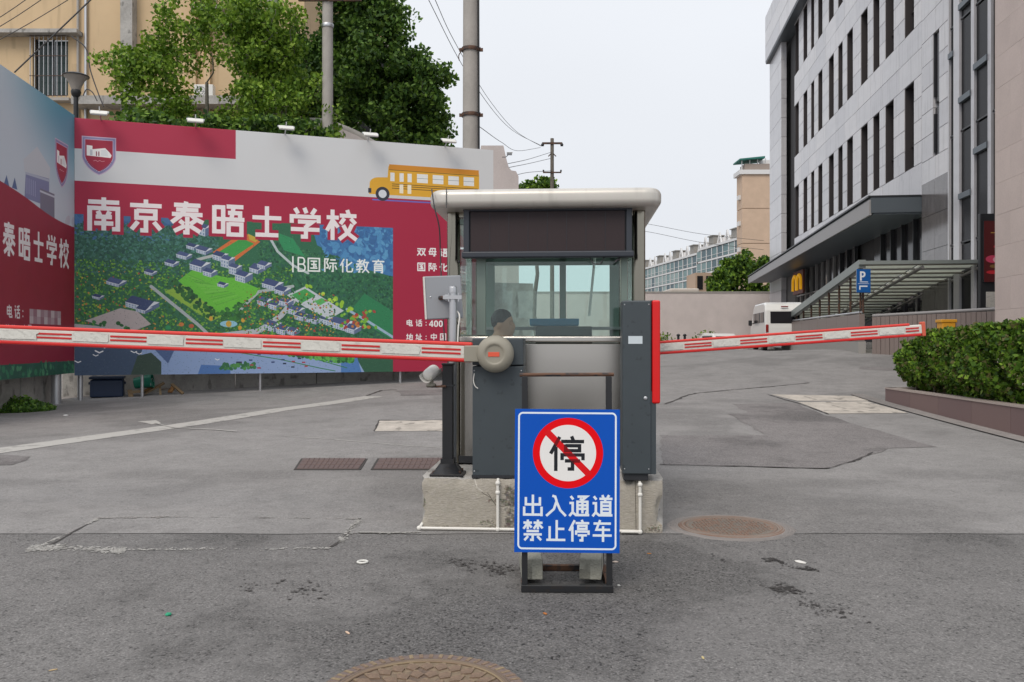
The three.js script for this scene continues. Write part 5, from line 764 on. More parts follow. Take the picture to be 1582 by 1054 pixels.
// ---------------------------------------------------------------- distant buildings
{
  const teal = [[.11, .19, .20], [.16, .25, .25], [.07, .12, .14], [.24, .32, .31]].map((c) => phys({ color: c, roughness: .4, specularIntensity: .5 })), white = std({ color: [.66, .66, .66], roughness: .7 }), brown = std({ color: [.42, .31, .23], roughness: .85 });
  function apartments(label, px1, D1, len, roofPy, seed, floors) {   // facade runs away to the left
    const p = at(px1, 527, D1), dir = V(-.137, 0, -1).normalize(), b = thing('apartment_block', label, 'building', [p.x, 0, p.z], Math.atan2(-dir.z, dir.x), 'white apartment blocks'), r = mulberry(seed);
    const top = EYE - (roofPy - 527) / FOCAL * D1, FHt = 2.9;   // local x runs along the facade away from the viewer, z towards the left of it
    const zf = -1;                                      // outward side
    obj('wall', box(len, top, 10, len / 2, top / 2, -5 * zf), brown, b);
    for (let f = 0; f < floors; f++) { const y = top - (f + 1) * FHt; obj('floor_slab', box(len, .38, 1.1, len / 2, y, .5 * zf), white, b); for (let k = 0; k < len / 3.4 - .5; k++) { const w = obj('window', [box(.3, FHt - .5, .12, k * 3.4 + .15, y + FHt / 2, .98 * zf), box(3.1, .09, .1, k * 3.4 + 1.75, y + .98, .98 * zf)], white, b); obj('pane', box(3.0, FHt - .6, .05, k * 3.4 + 1.75, y + FHt / 2, .92 * zf), teal[Math.floor(r() * 4)], w); } }
    obj('cornice', box(len, .5, 1.5, len / 2, top + .1, .4 * zf), white, b);
    const roof = obj('roof', box(len - 1, .2, 7, len / 2, top + .45, 4), brown, b);
    for (let k = 0; k < len / 4.6 - .5; k++) { const x = 1 + k * 4.6; if (k % 3 === 1) obj('dormer', [box(3.0, 2.4, 2.6, x + 1.5, top + 1.6, 1.6), box(3.5, .2, 3, x + 1.5, top + 2.9, 1.5)], std({ color: [.25, .24, .22], roughness: .8 }), roof); else obj('dormer', [rod(V(x, top + .4, .6), V(x + 1.4, top + 3.2, .6), .22, .22, 5), rod(V(x + 1.4, top + 3.2, .6), V(x + 2.8, top + .4, .6), .22, .22, 5), box(2.0, 1.6, 2.0, x + 1.4, top + 1.2, 1.9)], white, roof); }
    return b;
  }
  apartments('nearer white apartment block with teal glazed balconies beside the tan tower', 1152, 184, 26, 368, 5, 5);
  apartments('farther white apartment block with teal glazed balconies and roof dormers', 1083, 211, 56, 393, 6, 5);
  const D = 100, X = (px) => (px - 791) / FOCAL * D, Y = (py) => EYE - (py - 527) / FOCAL * D, tw = thing('tower_block', 'tan apartment tower with a green awning on its roof terrace', 'building', [X(1170), 0, -D]);
  const tan = std({ map: pinkTex, color: [.92, .76, .58], roughness: .9 }), wd = X(1215) - X(1147);
  for (let k = 0; k < 6; k++) obj('wall_band', box(wd, 4.0 - .07, 2.4, .8, 2 + k * 4.0 + (Y(268) - 24), -1.2 - .02 * (k % 2)), tan, tw);
  obj('wall_core', box(wd - .2, Y(270), 2, .8, Y(270) / 2, -1.2), M.yellowWall, tw); obj('cornice', box(wd + .5, .5, 2.8, .7, Y(266), -1.2), white, tw);
  obj('parapet', box(wd - .4, .9, 2, 1, Y(258), -1.4), std({ color: [.30, .25, .22], roughness: .9 }), tw); for (let k = 0; k < 6; k++) obj('terrace_post', rod(V(-1.6 + k * .9, Y(262), -.6), V(-1.6 + k * .9, Y(243), -.6), .07, .07, 5), white, tw);
  obj('terrace_wall', box(2.6, 1.4, .2, 1.9, Y(253), -1.4), white, tw); obj('awning', prism([V(-2.0, Y(247), 0), V(.9, Y(244), 0), V(.9, Y(244), -3), V(-2.0, Y(247), -3)], [V(-2.0, Y(245), 0), V(.9, Y(241), 0), V(.9, Y(241), -3), V(-2.0, Y(245), -3)]), std({ color: [.02, .16, .13], roughness: .7 }), tw);
  obj('balcony', [0, 1, 2, 3, 4].map((k) => box(.3, .5, .8, -wd / 2 + .72, 6 + k * 3, -1)), white, tw);
  const lb = thing('low_building', 'low brown building with a pale flat roof behind the pink wall', 'building', [(1075 - 791) / FOCAL * 78, 0, -78]); obj('wall', [box(2.6, 5.6, 4, -.9, 2.8, -2.5), box(1.6, 7.6, 4.0, .9, 3.8, -2.6)], brown, lb); obj('flat_roof', rbox(2.6, .5, 4.6, .15, -1.0, 5.9, -2.2), std({ color: [.52, .47, .42], roughness: .9 }), lb); for (const x of [.5, 1.3]) obj('window', box(.5, 1.2, .1, x, 6.7, -.58), M.darkGlass, lb);
}

// ---------------------------------------------------------------- toll booth island
const islandTurn = -4 * Math.PI / 180, IX = .221, IZ = -6.636;
const isl = (x, y, z) => V(x, y, z).applyAxisAngle(V(0, 1, 0), islandTurn).add(V(IX, 0, IZ));   // island frame to world; z = 0 is its front edge
const onIsland = (name, label, cat, x, y, z, turn = 0, group) => { const p = isl(x, y, z); return thing(name, label, cat, [p.x, p.y, p.z], islandTurn + turn, group); };
const PT = .403;                                       // top of the plinth
{
  const p = onIsland('concrete_plinth', 'chipped concrete island with stains carrying the booth', 'plinth', 0, 0, 0);
  // a block with worn, uneven edges
  const nx = 60, ny = 12, nz = 40, g = new THREE.BoxGeometry(1.85, PT + .05, 3.6, nx, ny, nz), a = g.attributes.position, uv = g.attributes.uv, nn = g.attributes.normal;
  for (let i = 0; i < a.count; i++) {
    let x = a.getX(i), y = a.getY(i) + (PT + .05) / 2 - .05, z = a.getZ(i) - 1.8; const ax = Math.abs(nn.getX(i)), ay = Math.abs(nn.getY(i));
    if (ay > .5) uv.setXY(i, x, z); else if (ax > .5) uv.setXY(i, z + 3.1, y); else uv.setXY(i, x + .35, y + .2);
    const n = fbm(x * 6 + 20, y * 6 + z * 5 + 40, 4096, 4, 501) - .5, e = smooth(.06, 0, PT - y) * smooth(.10, 0, -z), ex = smooth(.06, 0, .925 - Math.abs(x)) * smooth(.06, 0, -z);
    const chip = Math.max(0, fbm(x * 9 + 3, y * 9 + z * 9, 4096, 3, 503) - .52);
    if (z > -.002) z += n * .012; z -= (e + ex) * (.012 + chip * .18); if (y > 0) y -= e * (.006 + chip * .12); x -= Math.sign(x) * ex * (.01 + chip * .15);
    a.setXYZ(i, x, y, z);
  }
  g.computeVertexNormals();
  const stain = canvasTex(1024, 256, (c, W, H) => {
    const r = mulberry(606); c.fillStyle = '#a39d92'; c.fillRect(0, 0, W, H);
    for (let i = 0; i < 5200; i++) { const v = 128 + r() * 60; c.fillStyle = `rgba(${v + 8},${v + 2},${v - 8},.16)`; c.beginPath(); c.ellipse(r() * W, r() * H, 2 + 16 * r() * r(), 2 + 12 * r() * r(), r() * 3, 0, 6.3); c.fill(); }
    for (let i = 0; i < 420; i++) { const x = 405 + 44 * (r() + r() - 1) * 1.4, y = H * (.12 + .9 * r()); c.fillStyle = `rgba(${50 + 30 * r()},${48 + 26 * r()},${44 + 24 * r()},.28)`; c.fillRect(x, y, 4 + 16 * r(), 3 + 12 * r()); }
    for (const [x, y, rx, ry] of [[290, 222, 40, 20], [10, 120, 8, 24], [330, 110, 46, 10], [380, 70, 20, 40], [990, 230, 40, 16]]) for (let i = 0; i < 50; i++) { const q = r() * 6.28, w = Math.sqrt(r()); c.fillStyle = `rgba(${74 + 30 * r()},${74 + 28 * r()},${62 + 24 * r()},.35)`; c.beginPath(); c.ellipse(x + Math.cos(q) * rx * w, y + Math.sin(q) * ry * w, 2 + 4 * r(), 2 + 3 * r(), 0, 0, 6.3); c.fill(); }
    c.strokeStyle = 'rgba(60,56,50,.85)'; for (const pts of [[[225, 0], [238, 40], [270, 74], [300, 92], [318, 130], [352, 136], [398, 120]], [[300, 92], [286, 70]], [[398, 120], [420, 160]], [[520, 0], [516, 256]], [[905, 0], [910, 256]]]) { c.lineWidth = 2.2; c.beginPath(); pts.forEach(([x, y], i) => i ? c.lineTo(x + r() * 6 - 3, y) : c.moveTo(x, y)); c.stroke(); }
    c.strokeStyle = 'rgba(200,196,186,.7)'; c.lineWidth = 7; c.beginPath(); c.moveTo(228, 6); c.lineTo(240, 44); c.lineTo(262, 64); c.stroke(); c.lineWidth = 9; c.beginPath(); c.moveTo(432, 40); c.lineTo(430, 100); c.stroke();
    for (let i = 0; i < 700; i++) { c.fillStyle = `rgba(58,54,48,${.1 + .2 * r()})`; const y = H - 26 * r() * r(); c.fillRect(r() * W, y, 3 + 9 * r(), 3 + 5 * r()); }
  });
  stain.wrapS = stain.wrapT = THREE.RepeatWrapping;
  // front face has its own stains, so it gets uv across its full size
  for (const gr of g.groups) if (gr.materialIndex === 4) for (let k = gr.start; k < gr.start + gr.count; k++) { const i = g.index.getX(k); uv.setXY(i, a.getX(i) / 1.85 + .5, Math.min(1, Math.max(0, (a.getY(i) + .0) / PT))); }
  const m = shade(new THREE.Mesh(g, [M.concrete, M.concrete, M.concrete, M.concrete, std({ map: stain, bumpMap: concreteBump, bumpScale: .004, roughness: .94 }), M.concrete])); m.name = 'block'; p.add(m);
}
{ // booth
  const BWd = 1.66, BD = 2.3, zf = -.70, F = PT + .03, SILL = 1.455, HEAD = 2.50, b = onIsland('toll_booth', 'stainless steel and glass toll booth with a thick white roof', 'booth', .01, 0, zf);
  const hx = BWd / 2;
  obj('floor', box(BWd - .02, .06, BD - .02, 0, PT + .045, -BD / 2), M.darkFrame, b);
  for (const [x, z] of [[-hx + .05, -.04], [hx - .05, -.04], [-hx + .05, -BD + .04], [hx - .05, -BD + .04]]) obj('corner_post', rod(V(x, PT + .01, z), V(x, HEAD + .06, z), .056, .056, 24), M.steelTube, b);
  obj('front_panel', [rbox(BWd - .2, SILL - F - .05, .03, .01, 0, (SILL + F) / 2, -.05)], M.steel, b); obj('base_strip', box(BWd - .16, .05, .045, 0, F + .02, -.045), M.steelTube, b);
  for (const x of [-hx + .13, hx - .13]) obj('panel_trim', box(.03, SILL - F - .02, .05, x, (SILL + F) / 2, -.045), M.steelTube, b);
  obj('sill', rbox(BWd - .2, .05, .09, .012, 0, SILL + .01, -.04), M.steel, b);
  for (const s of [-1, 1]) { obj('side_panel', box(.03, SILL - F, BD - .2, s * (hx - .05), (SILL + F) / 2, -BD / 2), M.steel, b); const w = obj('side_window', [box(.05, .05, BD - .2, s * (hx - .05), SILL + .03, -BD / 2), box(.05, HEAD - SILL, .06, s * (hx - .05), (HEAD + SILL) / 2, -BD * .5)], M.steel, b); for (const z of [.27, .73]) obj('pane', box(.006, HEAD - SILL - .08, BD * .43, s * (hx - .05), (HEAD + SILL) / 2, -BD * z), M.glass, w); }
  obj('rear_panel', box(BWd - .2, SILL - F, .03, 0, (SILL + F) / 2, -BD + .05), M.steel, b);
  const greenFrame = std({ color: [.20, .25, .22], metalness: .6, roughness: .4 });
  const rw = obj('rear_window', [box(.07, HEAD - SILL, .05, .12, (HEAD + SILL) / 2, -BD + .05), box(BWd - .2, .18, .05, 0, HEAD - .13, -BD + .05), box(BWd - .2, .05, .05, 0, SILL + .02, -BD + .05), box(.10, HEAD - SILL, .05, -hx + .15, (HEAD + SILL) / 2, -BD + .05), box(.10, HEAD - SILL, .05, hx - .15, (HEAD + SILL) / 2, -BD + .05)], greenFrame, b); for (const [x, w] of [[-.29, .74], [.42, .52]]) obj('pane', box(w, HEAD - SILL - .22, .006, x, (HEAD + SILL) / 2 - .08, -BD + .05), M.glass, rw);
  const fw = obj('front_window', [box(.075, HEAD - SILL - .05, .05, -.545, (HEAD + SILL) / 2 + .02, -.055), box(.05, HEAD - SILL - .05, .05, .66, (HEAD + SILL) / 2 + .02, -.055), box(BWd - .2, .06, .05, 0, HEAD - .03, -.055)], greenFrame, b);
  for (const [x, w] of [[.058, 1.14], [-.655, .13], [.72, .06]]) obj('pane', box(w, HEAD - SILL - .08, .006, x, (HEAD + SILL) / 2, -.055), M.glass, fw);
  // roof slab with a fat rounded rim
  const sh = new THREE.Shape(), rw2 = 1.905 / 2 - .06, rd = 2.86, r0 = .09; sh.moveTo(-rw2 + r0, 0); sh.lineTo(rw2 - r0, 0); sh.quadraticCurveTo(rw2, 0, rw2, r0); sh.lineTo(rw2, rd - r0); sh.quadraticCurveTo(rw2, rd, rw2 - r0, rd); sh.lineTo(-rw2 + r0, rd); sh.quadraticCurveTo(-rw2, rd, -rw2, rd - r0); sh.lineTo(-rw2, r0); sh.quadraticCurveTo(-rw2, 0, -rw2 + r0, 0);
  const rg = new THREE.ExtrudeGeometry(sh, { depth: .045, bevelEnabled: true, bevelSize: .06, bevelThickness: .055, bevelSegments: 7, steps: 1, curveSegments: 10 }); rg.rotateX(-Math.PI / 2); rg.translate(0, HEAD + .095, .19); rg.computeVertexNormals(); const roof = obj('roof', toCreasedNormals(rg, .6), M.roofWhite, b);
  obj('roof_seam', [box(.006, .16, .01, -.80, HEAD + .118, .253)], M.wire, roof);
  obj('ceiling', box(BWd - .06, .03, BD - .06, 0, HEAD + .0, -BD / 2), M.whitePlastic, b);
  obj('fascia', box(BWd - .06, .06, .03, 0, HEAD + .03, -.03), M.steelTube, b);
  obj('desk', [rbox(BWd - .22, .04, .5, .01, 0, 1.20, -.36)], M.canopyEdge, b); obj('brightening_lining', [box(BWd - .24, SILL - F - .04, .01, 0, (SILL + F) / 2, -BD + .08), box(.01, SILL - F - .04, BD - .24, -hx + .08, (SILL + F) / 2, -BD / 2), box(.01, SILL - F - .04, BD - .24, hx - .08, (SILL + F) / 2, -BD / 2)], M.whitePlastic, b); obj('lamp_tube', rod(V(.38, 1.68, -.75), V(.44, 2.30, -.75), .012, .012, 8), M.whitePlastic, b);  // white lining boxes are added to brighten the booth interior
  obj('cable', tube([V(-.93, HEAD + .2, .2), V(-.9, HEAD + .05, .26), V(-.87, HEAD - .1, .2), V(-.88, 2.2, .06), V(-.87, 1.8, .03), V(-.85, 1.45, .02)], .006, 30, 5), M.wire, b);
  const fixings = []; for (let i = 0; i < 5; i++) fixings.push(new THREE.SphereGeometry(.012, 8, 6).translate(-hx + .10, 1.6 + i * .13, .0)); obj('fixing', fixings, M.darkFrame, b);
  // red digits board
  const L = onIsland('led_display', 'dark unlit LED message board hung across the booth front', 'display board', .03, 0, zf + .10);
  obj('face', box(1.27, .33, .02, 0, 2.355, .018), M.ledFace, L); const blueF = std({ color: [.03, .036, .048], roughness: .4 });
  obj('frame', [rbox(1.40, .045, .08, .012, 0, 2.545, 0), rbox(1.42, .055, .09, .014, 0, 2.165, 0), rbox(.05, .40, .08, .012, -.67, 2.355, 0), rbox(.05, .40, .08, .012, .67, 2.355, 0)], blueF, L); obj('back', box(1.34, .38, .05, 0, 2.355, -.02), M.darkFrame, L);
  for (let i = 1; i < 8; i++) obj('module_seam', box(.0025, .33, .003, -.635 + i * 1.27 / 8, 2.355, .0295), blueF, L);
  obj('cable', tube([V(.35, 2.14, 0), V(.38, 2.09, .01), V(.43, 2.085, .01), V(.47, 2.14, 0)], .005, 16, 5), M.wire, L); obj('cable', tube([V(.6, 2.13, 0), V(.57, 2.115, .01), V(.56, 2.10, .01)], .009, 8, 5), M.wire, L);
  // things in the booth
  const mo = onIsland('computer_monitor', 'dark computer monitor on the desk inside the booth', 'monitor', .16, 1.22, zf - .42, .1); obj('screen', rbox(.50, .29, .035, .01, 0, .165 + .05, 0), M.screen, mo); obj('stand', [box(.05, .12, .03, 0, .06, -.01), rbox(.2, .015, .14, .005, 0, .008, 0)], M.darkFrame, mo);
  const bl = std({ color: [.05, .22, .36], roughness: .5 }); const bag = onIsland('blue_reflection_tray', 'added light blue tray imitating blue reflections in the booth glass', 'tray', .05, 1.62, zf - 1.75); obj('tray', [rbox(.5, .03, .25, .01, 0, 0, 0), rbox(.5, .06, .015, .005, 0, .03, .12), rbox(.5, .06, .015, .005, 0, .03, -.12), rbox(.015, .06, .25, .005, .245, .03, 0), rbox(.015, .06, .25, .005, -.245, .03, 0)], bl, bag);  // tray added to imitate the faint blue streak reflections in the glass
  obj('shelf', box(BWd - .2, .03, .34, 0, 1.585, -BD + .24), M.canopyEdge, b);
}
// ---------------------------------------------------------------- the attendant
function bodyMesh(field, size, res, centre) {
  const mc = new MarchingCubes(res, M.skin, false, false, 160000); mc.isolation = 0; const h = res / 2;
  for (let k = 0; k < res; k++) for (let j = 0; j < res; j++) for (let i = 0; i < res; i++) mc.field[i + j * res + k * res * res] = -field(centre.x + (i - h) / h * size, centre.y + (j - h) / h * size, centre.z + (k - h) / h * size);
  mc.update(); const n = mc.count, P = new Float32Array(n * 3), N = new Float32Array(n * 3);
  for (let i = 0; i < n * 3; i += 3) for (let q = 0; q < 3; q++) { P[i + q] = mc.positionArray[i + q] * size + [centre.x, centre.y, centre.z][q]; N[i + q] = mc.normalArray[i + q]; }
  const g = new THREE.BufferGeometry(); g.setAttribute('position', new THREE.BufferAttribute(P, 3)); g.computeVertexNormals(); return g;
}
{
  // joints in metres; the person faces +x, seat at 0.48, looking down to the desk
  const J = (x, y, z) => [x, y, z], seat = .52;
  const cap = (p, a, b, ra, rb) => { const dx = b[0] - a[0], dy = b[1] - a[1], dz = b[2] - a[2], L = dx * dx + dy * dy + dz * dz, t = Math.min(1, Math.max(0, ((p[0] - a[0]) * dx + (p[1] - a[1]) * dy + (p[2] - a[2]) * dz) / L)); return Math.hypot(p[0] - a[0] - dx * t, p[1] - a[1] - dy * t, p[2] - a[2] - dz * t) - lerp(ra, rb, t); };
  const smin = (a, b, k) => { const h = Math.max(k - Math.abs(a - b), 0) / k; return Math.min(a, b) - h * h * k * .25; };
  const ell = (p, c, r) => { const q = Math.hypot((p[0] - c[0]) / r[0], (p[1] - c[1]) / r[1], (p[2] - c[2]) / r[2]); return (q - 1) * Math.min(...r); };
  const head = [.06, 1.19, 0];
  const torsoB = (p) => smin(ell(p, [0, .72, 0], [.12, .17, .17]), smin(cap(p, J(.0, .80, 0), J(.03, .95, 0), .125, .14), cap(p, J(.03, 1.0, -.14), J(.03, 1.0, .14), .075, .075), .1), .1);
  const arms = (p) => Math.min(...[-1, 1].map((s) => Math.min(cap(p, J(.03, .99, s * .18), J(.12, .74, s * .22), .052, .042), cap(p, J(.12, .74, s * .22), J(.36, .78, s * .12), .042, .03))));
  const hands = (p) => Math.min(...[-1, 1].map((s) => { let d = cap(p, J(.36, .78, s * .12), J(.42, .785, s * .10), .032, .034); for (let f = 0; f < 4; f++) d = smin(d, Math.min(cap(p, J(.43, .79, s * (.075 + f * .02)), J(.475 + (f === 1 || f === 2 ? .01 : 0), .785, s * (.07 + f * .02)), .009, .0085), cap(p, J(.475 + (f === 1 || f === 2 ? .01 : 0), .785, s * (.07 + f * .02)), J(.50, .768, s * (.07 + f * .02)), .0085, .008)), .012); return smin(d, cap(p, J(.38, .785, s * .075), J(.43, .78, s * .045), .012, .009), .014); }));
  const legs = (p) => Math.min(...[-1, 1].map((s) => smin(smin(cap(p, J(.02, .60, s * .09), J(.42, .55, s * .12), .085, .062), cap(p, J(.42, .55, s * .12), J(.40, .12, s * .13), .058, .042), .05), cap(p, J(.38, .06, s * .13), J(.58, .045, s * .14), .045, .035), .04)));
  const skull = (p) => { let d = ell(p, [head[0], head[1] + .02, 0], [.098, .115, .078]); d = smin(d, ell(p, [head[0] + .04, head[1] - .06, 0], [.062, .062, .056]), .05); d = smin(d, ell(p, [head[0] + .103, head[1] - .015, 0], [.022, .026, .013]), .02); d = smin(d, ell(p, [head[0] + .085, head[1] - .065, 0], [.02, .010, .024]), .012); for (const s of [-1, 1]) { d = smin(d, ell(p, [head[0] - .005, head[1] - .005, s * .08], [.024, .034, .010]), .01); d = Math.max(d, -ell(p, [head[0] + .096, head[1] + .018, s * .032], [.016, .010, .017])); } return d; };
  const bodyF = (x, y, z) => { const p = [x, y, z]; return smin(smin(skull(p), cap(p, J(.035, .98, 0), J(.05, 1.12, 0), .055, .05), .05), Math.min(smin(torsoB(p), arms(p), .06), hands(p), smin(torsoB(p), legs(p), .08)), .05); };
  const pz = isl(-.46, 0, -.70 - .72), t = thing('person', 'person in dark blue shirt seated at the desk inside the booth', 'person', [pz.x, PT + .005, pz.z], islandTurn - .35);
  obj('body', bodyMesh(bodyF, .68, 108, V(.18, .66, 0)), M.skin, t);
  obj('shirt', bodyMesh((x, y, z) => { const p = [x, y, z], q = smin(torsoB(p), arms(p), .06) - .012; return Math.max(q, x - .32, y - 1.045 - .0, .56 - y); }, .5, 80, V(.12, .82, 0)), M.cloth, t);
  obj('trousers', bodyMesh((x, y, z) => { const p = [x, y, z], q = smin(ell(p, [0, .66, 0], [.125, .12, .175]), legs(p), .08) - .01; return Math.max(q, y - .70, .10 - y); }, .5, 80, V(.2, .42, 0)), std({ color: [.03, .03, .04], roughness: .9 }), t);
  obj('hair', bodyMesh((x, y, z) => { const p = [x, y, z]; let d = ell(p, [head[0] - .012, head[1] + .045, 0], [.103, .103, .088]); const n = .006 * (vnoise(x * 60 + 50, y * 60 + z * 70 + 90, 4096, 3) - .5); return Math.max(d + n, (x - head[0]) * .9 - (y - head[1]) * .8 - .015, head[1] - .05 - y - (head[0] - x) * .5); }, .2, 64, V(head[0], head[1], 0)), M.hair, t);
  const st = thing('stool', 'round stool under the seated person in the booth', 'stool', [pz.x, PT + .075, pz.z], 0); obj('seat', lathe([[0, 0], [.17, 0], [.18, .02], [.17, .05], [0, .055]], 24).translate(0, .42, 0), M.darkFrame, st); obj('stem', rod(V(0, .03, 0), V(0, .42, 0), .025), M.galv, st); obj('base', lathe([[0, 0], [.2, 0], [.2, .015], [.04, .035], [0, .035]], 24), M.galv, st);
}
// ---------------------------------------------------------------- barriers
const armFrame = (gate, a, b) => {          // group at the hinge end whose x runs along the arm
  const d = b.clone().sub(a), t = new THREE.Group(); t.name = 'arm'; t.position.copy(a); scene.add(t); const x = d.clone().normalize(), z = V(x.x, 0, x.z).normalize().cross(V(0, 1, 0)), flip = z.z < 0 ? -1 : 1; z.multiplyScalar(flip); const y = z.clone().cross(x); if (y.y < 0) { y.negate(); }
  const m = new THREE.Matrix4().makeBasis(x, y, x.clone().cross(y)); t.quaternion.setFromRotationMatrix(m); scene.updateMatrixWorld(true); gate.attach(t); return [t, d.length(), x.clone().cross(y).z > 0 ? 1 : -1];
};
{
  // left cabinet
  const c = onIsland('barrier_gate', 'barrier gate with round beige hub and long tattered striped arm before the billboard', 'barrier gate', -.332, PT, -.02, 0);
  obj('housing', rbox(.39, .84, .34, .008, 0, .435, -.17), M.greyPaint, c); obj('lid', rbox(.392, .205, .342, .008, 0, .965, -.17), M.greyPaint, c); obj('base_plate', box(.40, .02, .35, 0, .01, -.17), M.darkFrame, c); obj('lock', lathe([[0, .006], [.014, .006], [.016, 0], [.016, -.004]], 16).rotateX(Math.PI / 2).translate(.16, .50, .002), M.galv, c); for (const [u, v] of [[-.18, .05], [.18, .05], [-.18, .82], [.18, .82]]) obj('screw', new THREE.SphereGeometry(.006, 8, 6).translate(u, v, 0), M.galv, c);
  obj('cable', tube([V(-.18, .80, .0), V(-.185, .74, .012), V(-.17, .70, .02), V(-.15, .685, .02)], .004, 14, 5), M.whitePlastic, c);
  const hub = isl(-.345, 1.352, .13), hb = new THREE.Group(); hb.name = 'hub'; hb.position.set(-.013, 1.352 - PT, .02); c.add(hb);
  const hg = lathe([[0, 0], [.11, 0], [.134, .012], [.142, .04], [.138, .085], [.118, .118], [.085, .130], [.07, .126], [.066, .118], [0, .118]], 40); hg.rotateX(Math.PI / 2); hg.translate(0, 0, .0); obj('cap', hg, M.beigePlastic, hb);
  obj('mark', rbox(.085, .034, .004, .001, -.005, -.002, .120), std({ color: [.72, .10, .05], roughness: .5 }), hb);
  // left arm
  const a = isl(-.42, 1.360, .055), far = V(-4.13, 1.505, -7.02), dirA = far.clone().sub(a).normalize(), end = a.clone().addScaledVector(dirA, 5.2);
  obj('clamp', rbox(.16, .125, .07, .01, -.155, .002, .05), M.beigePlastic, hb);
  const [t, L, f] = armFrame(c, a, end);
  const x0 = .10, H = .146, th = .045, z = (v) => v * f;
  obj('beam', rbox(L - x0, H - .04, th, .012, (L + x0) / 2, 0, 0), M.whitePaint, t);
  obj('top_strip', rbox(L - x0, .03, th + .008, .012, (L + x0) / 2, H / 2 - .012, 0), M.redRubber, t); obj('bottom_strip', rbox(L - x0, .03, th + .008, .012, (L + x0) / 2, -H / 2 + .012, 0), M.red, t);
  const r = mulberry(88); let i = 0;
  for (let s = .18; s < L - .3; s += .625, i++) {
    const tattered = s > 2.9;
    for (const y of [.018, -.012]) { if (tattered && r() < .35) { obj('stripe', box(.14 + .1 * r(), .014, .004, s + .08, y, z(th / 2 + .002)), M.redTape, t); continue; } obj('stripe', box(.30, .0145, .004, s + .155, y, z(th / 2 + .002)), M.redTape, t); }
    // crinkled reflective tape between the stripes
    const w = tattered ? .42 : .30, gx = new THREE.PlaneGeometry(w, .068, 26, 5), p = gx.attributes.position, uv = gx.attributes.uv; for (let k = 0; k < p.count; k++) { const X = p.getX(k), Y = p.getY(k), n = fbm((X + s) * 30 + 9, Y * 40 + 50, 4096, 3, 700 + i) - .5, ed = Math.abs(X) > w / 2 - .03 ? 1 : 0; p.setXYZ(k, X + ed * n * .03 * (tattered ? 2.2 : .6), Y * (1 + (tattered ? .35 : .06) * n), f * (.003 + Math.abs(n) * (tattered ? .014 : .005))); uv.setXY(k, X + s, Y); } gx.computeVertexNormals(); const gb = gx.clone(); if (f < 0) { const ix = gx.index.array; for (let k = 0; k < ix.length; k += 3) { const q = ix[k]; ix[k] = ix[k + 1]; ix[k + 1] = q; } gx.computeVertexNormals(); }
    const tm = obj('reflective_tape', gx, M.whiteTape, t); tm.position.set(s + .47 + (tattered ? .03 : 0), .003, z(th / 2 + .002));
  }
  obj('end_cap', rbox(.02, H, th + .01, .006, L + .008, 0, 0), M.blackPaint, t);
}
{
  // right cabinet with its red light bar
  const c = onIsland('barrier_gate', 'barrier gate with narrow grey cabinet, red light bar and short arm towards the hedge', 'barrier gate', .722, PT, .055, 0);
  obj('housing', rbox(.215, 1.30, .30, .012, -.005, .70, -.15), M.greyPaint, c); obj('base', rbox(.185, .06, .26, .006, -.01, .03, -.15), M.darkFrame, c);
  obj('side_panel', box(.05, .62, .27, .115, .36, -.15), M.greyPaint, c); obj('lock', lathe([[0, .006], [.012, .006], [.014, 0], [.014, -.004]], 16).rotateX(Math.PI / 2).translate(.06, .62, .0), M.galv, c); for (const [u, v] of [[-.095, .09], [.085, .09], [-.095, 1.32], [.085, 1.32]]) obj('screw', new THREE.SphereGeometry(.005, 8, 6).translate(u, v, 0), M.galv, c);
  obj('light_bar', rbox(.062, .775, .055, .016, .14, .965, -.03), M.redPlastic, c); obj('light_bar_back', box(.03, .775, .2, .118, .965, -.14), M.darkFrame, c);
  obj('label', box(.105, .058, .002, -.015, 1.055, .0015), std({ map: canvasTex(128, 72, (g, W, H) => { g.fillStyle = '#c8d2d8'; g.fillRect(0, 0, W, H); g.fillStyle = '#5f7f9c'; g.fillRect(10, 8, 80, 10); g.fillRect(10, 52, 100, 6); g.fillStyle = '#8ba4b8'; g.fillRect(8, 26, 60, 6); g.fillRect(60, 36, 50, 8); }), roughness: .4 }), c);
  const a = isl(.80, 1.388, -.32), end = V(3.27, 1.545, -6.98), [t, L, f] = armFrame(c, a, end), H = .104, th = .04, z = (v) => v * f;
  obj('beam', rbox(L, H - .03, th, .01, L / 2, 0, 0), M.whitePaint, t); obj('top_strip', rbox(L - .1, .02, th + .006, .008, L / 2 - .05, H / 2 - .009, 0), M.redRubber, t); obj('bottom_strip', rbox(L - .02, .022, th + .006, .008, L / 2, -H / 2 + .009, 0), M.red, t); obj('end_cap', rbox(.03, H + .012, th + .012, .008, L + .01, 0, 0), std({ color: [.62, .11, .06], roughness: .5 }), t);
  for (let s = .32; s < L - .1; s += .445) { for (const y of [.012, -.010]) obj('stripe', box(Math.min(.215, L - s - .03), .0115, .004, s + Math.min(.215, L - s - .03) / 2, y, z(th / 2 + .002)), M.redTape, t); if (s > .2) obj('reflective_tape', box(.20, .052, .004, s - .115, .002, z(th / 2 + .003)), M.whiteTape, t); }
}
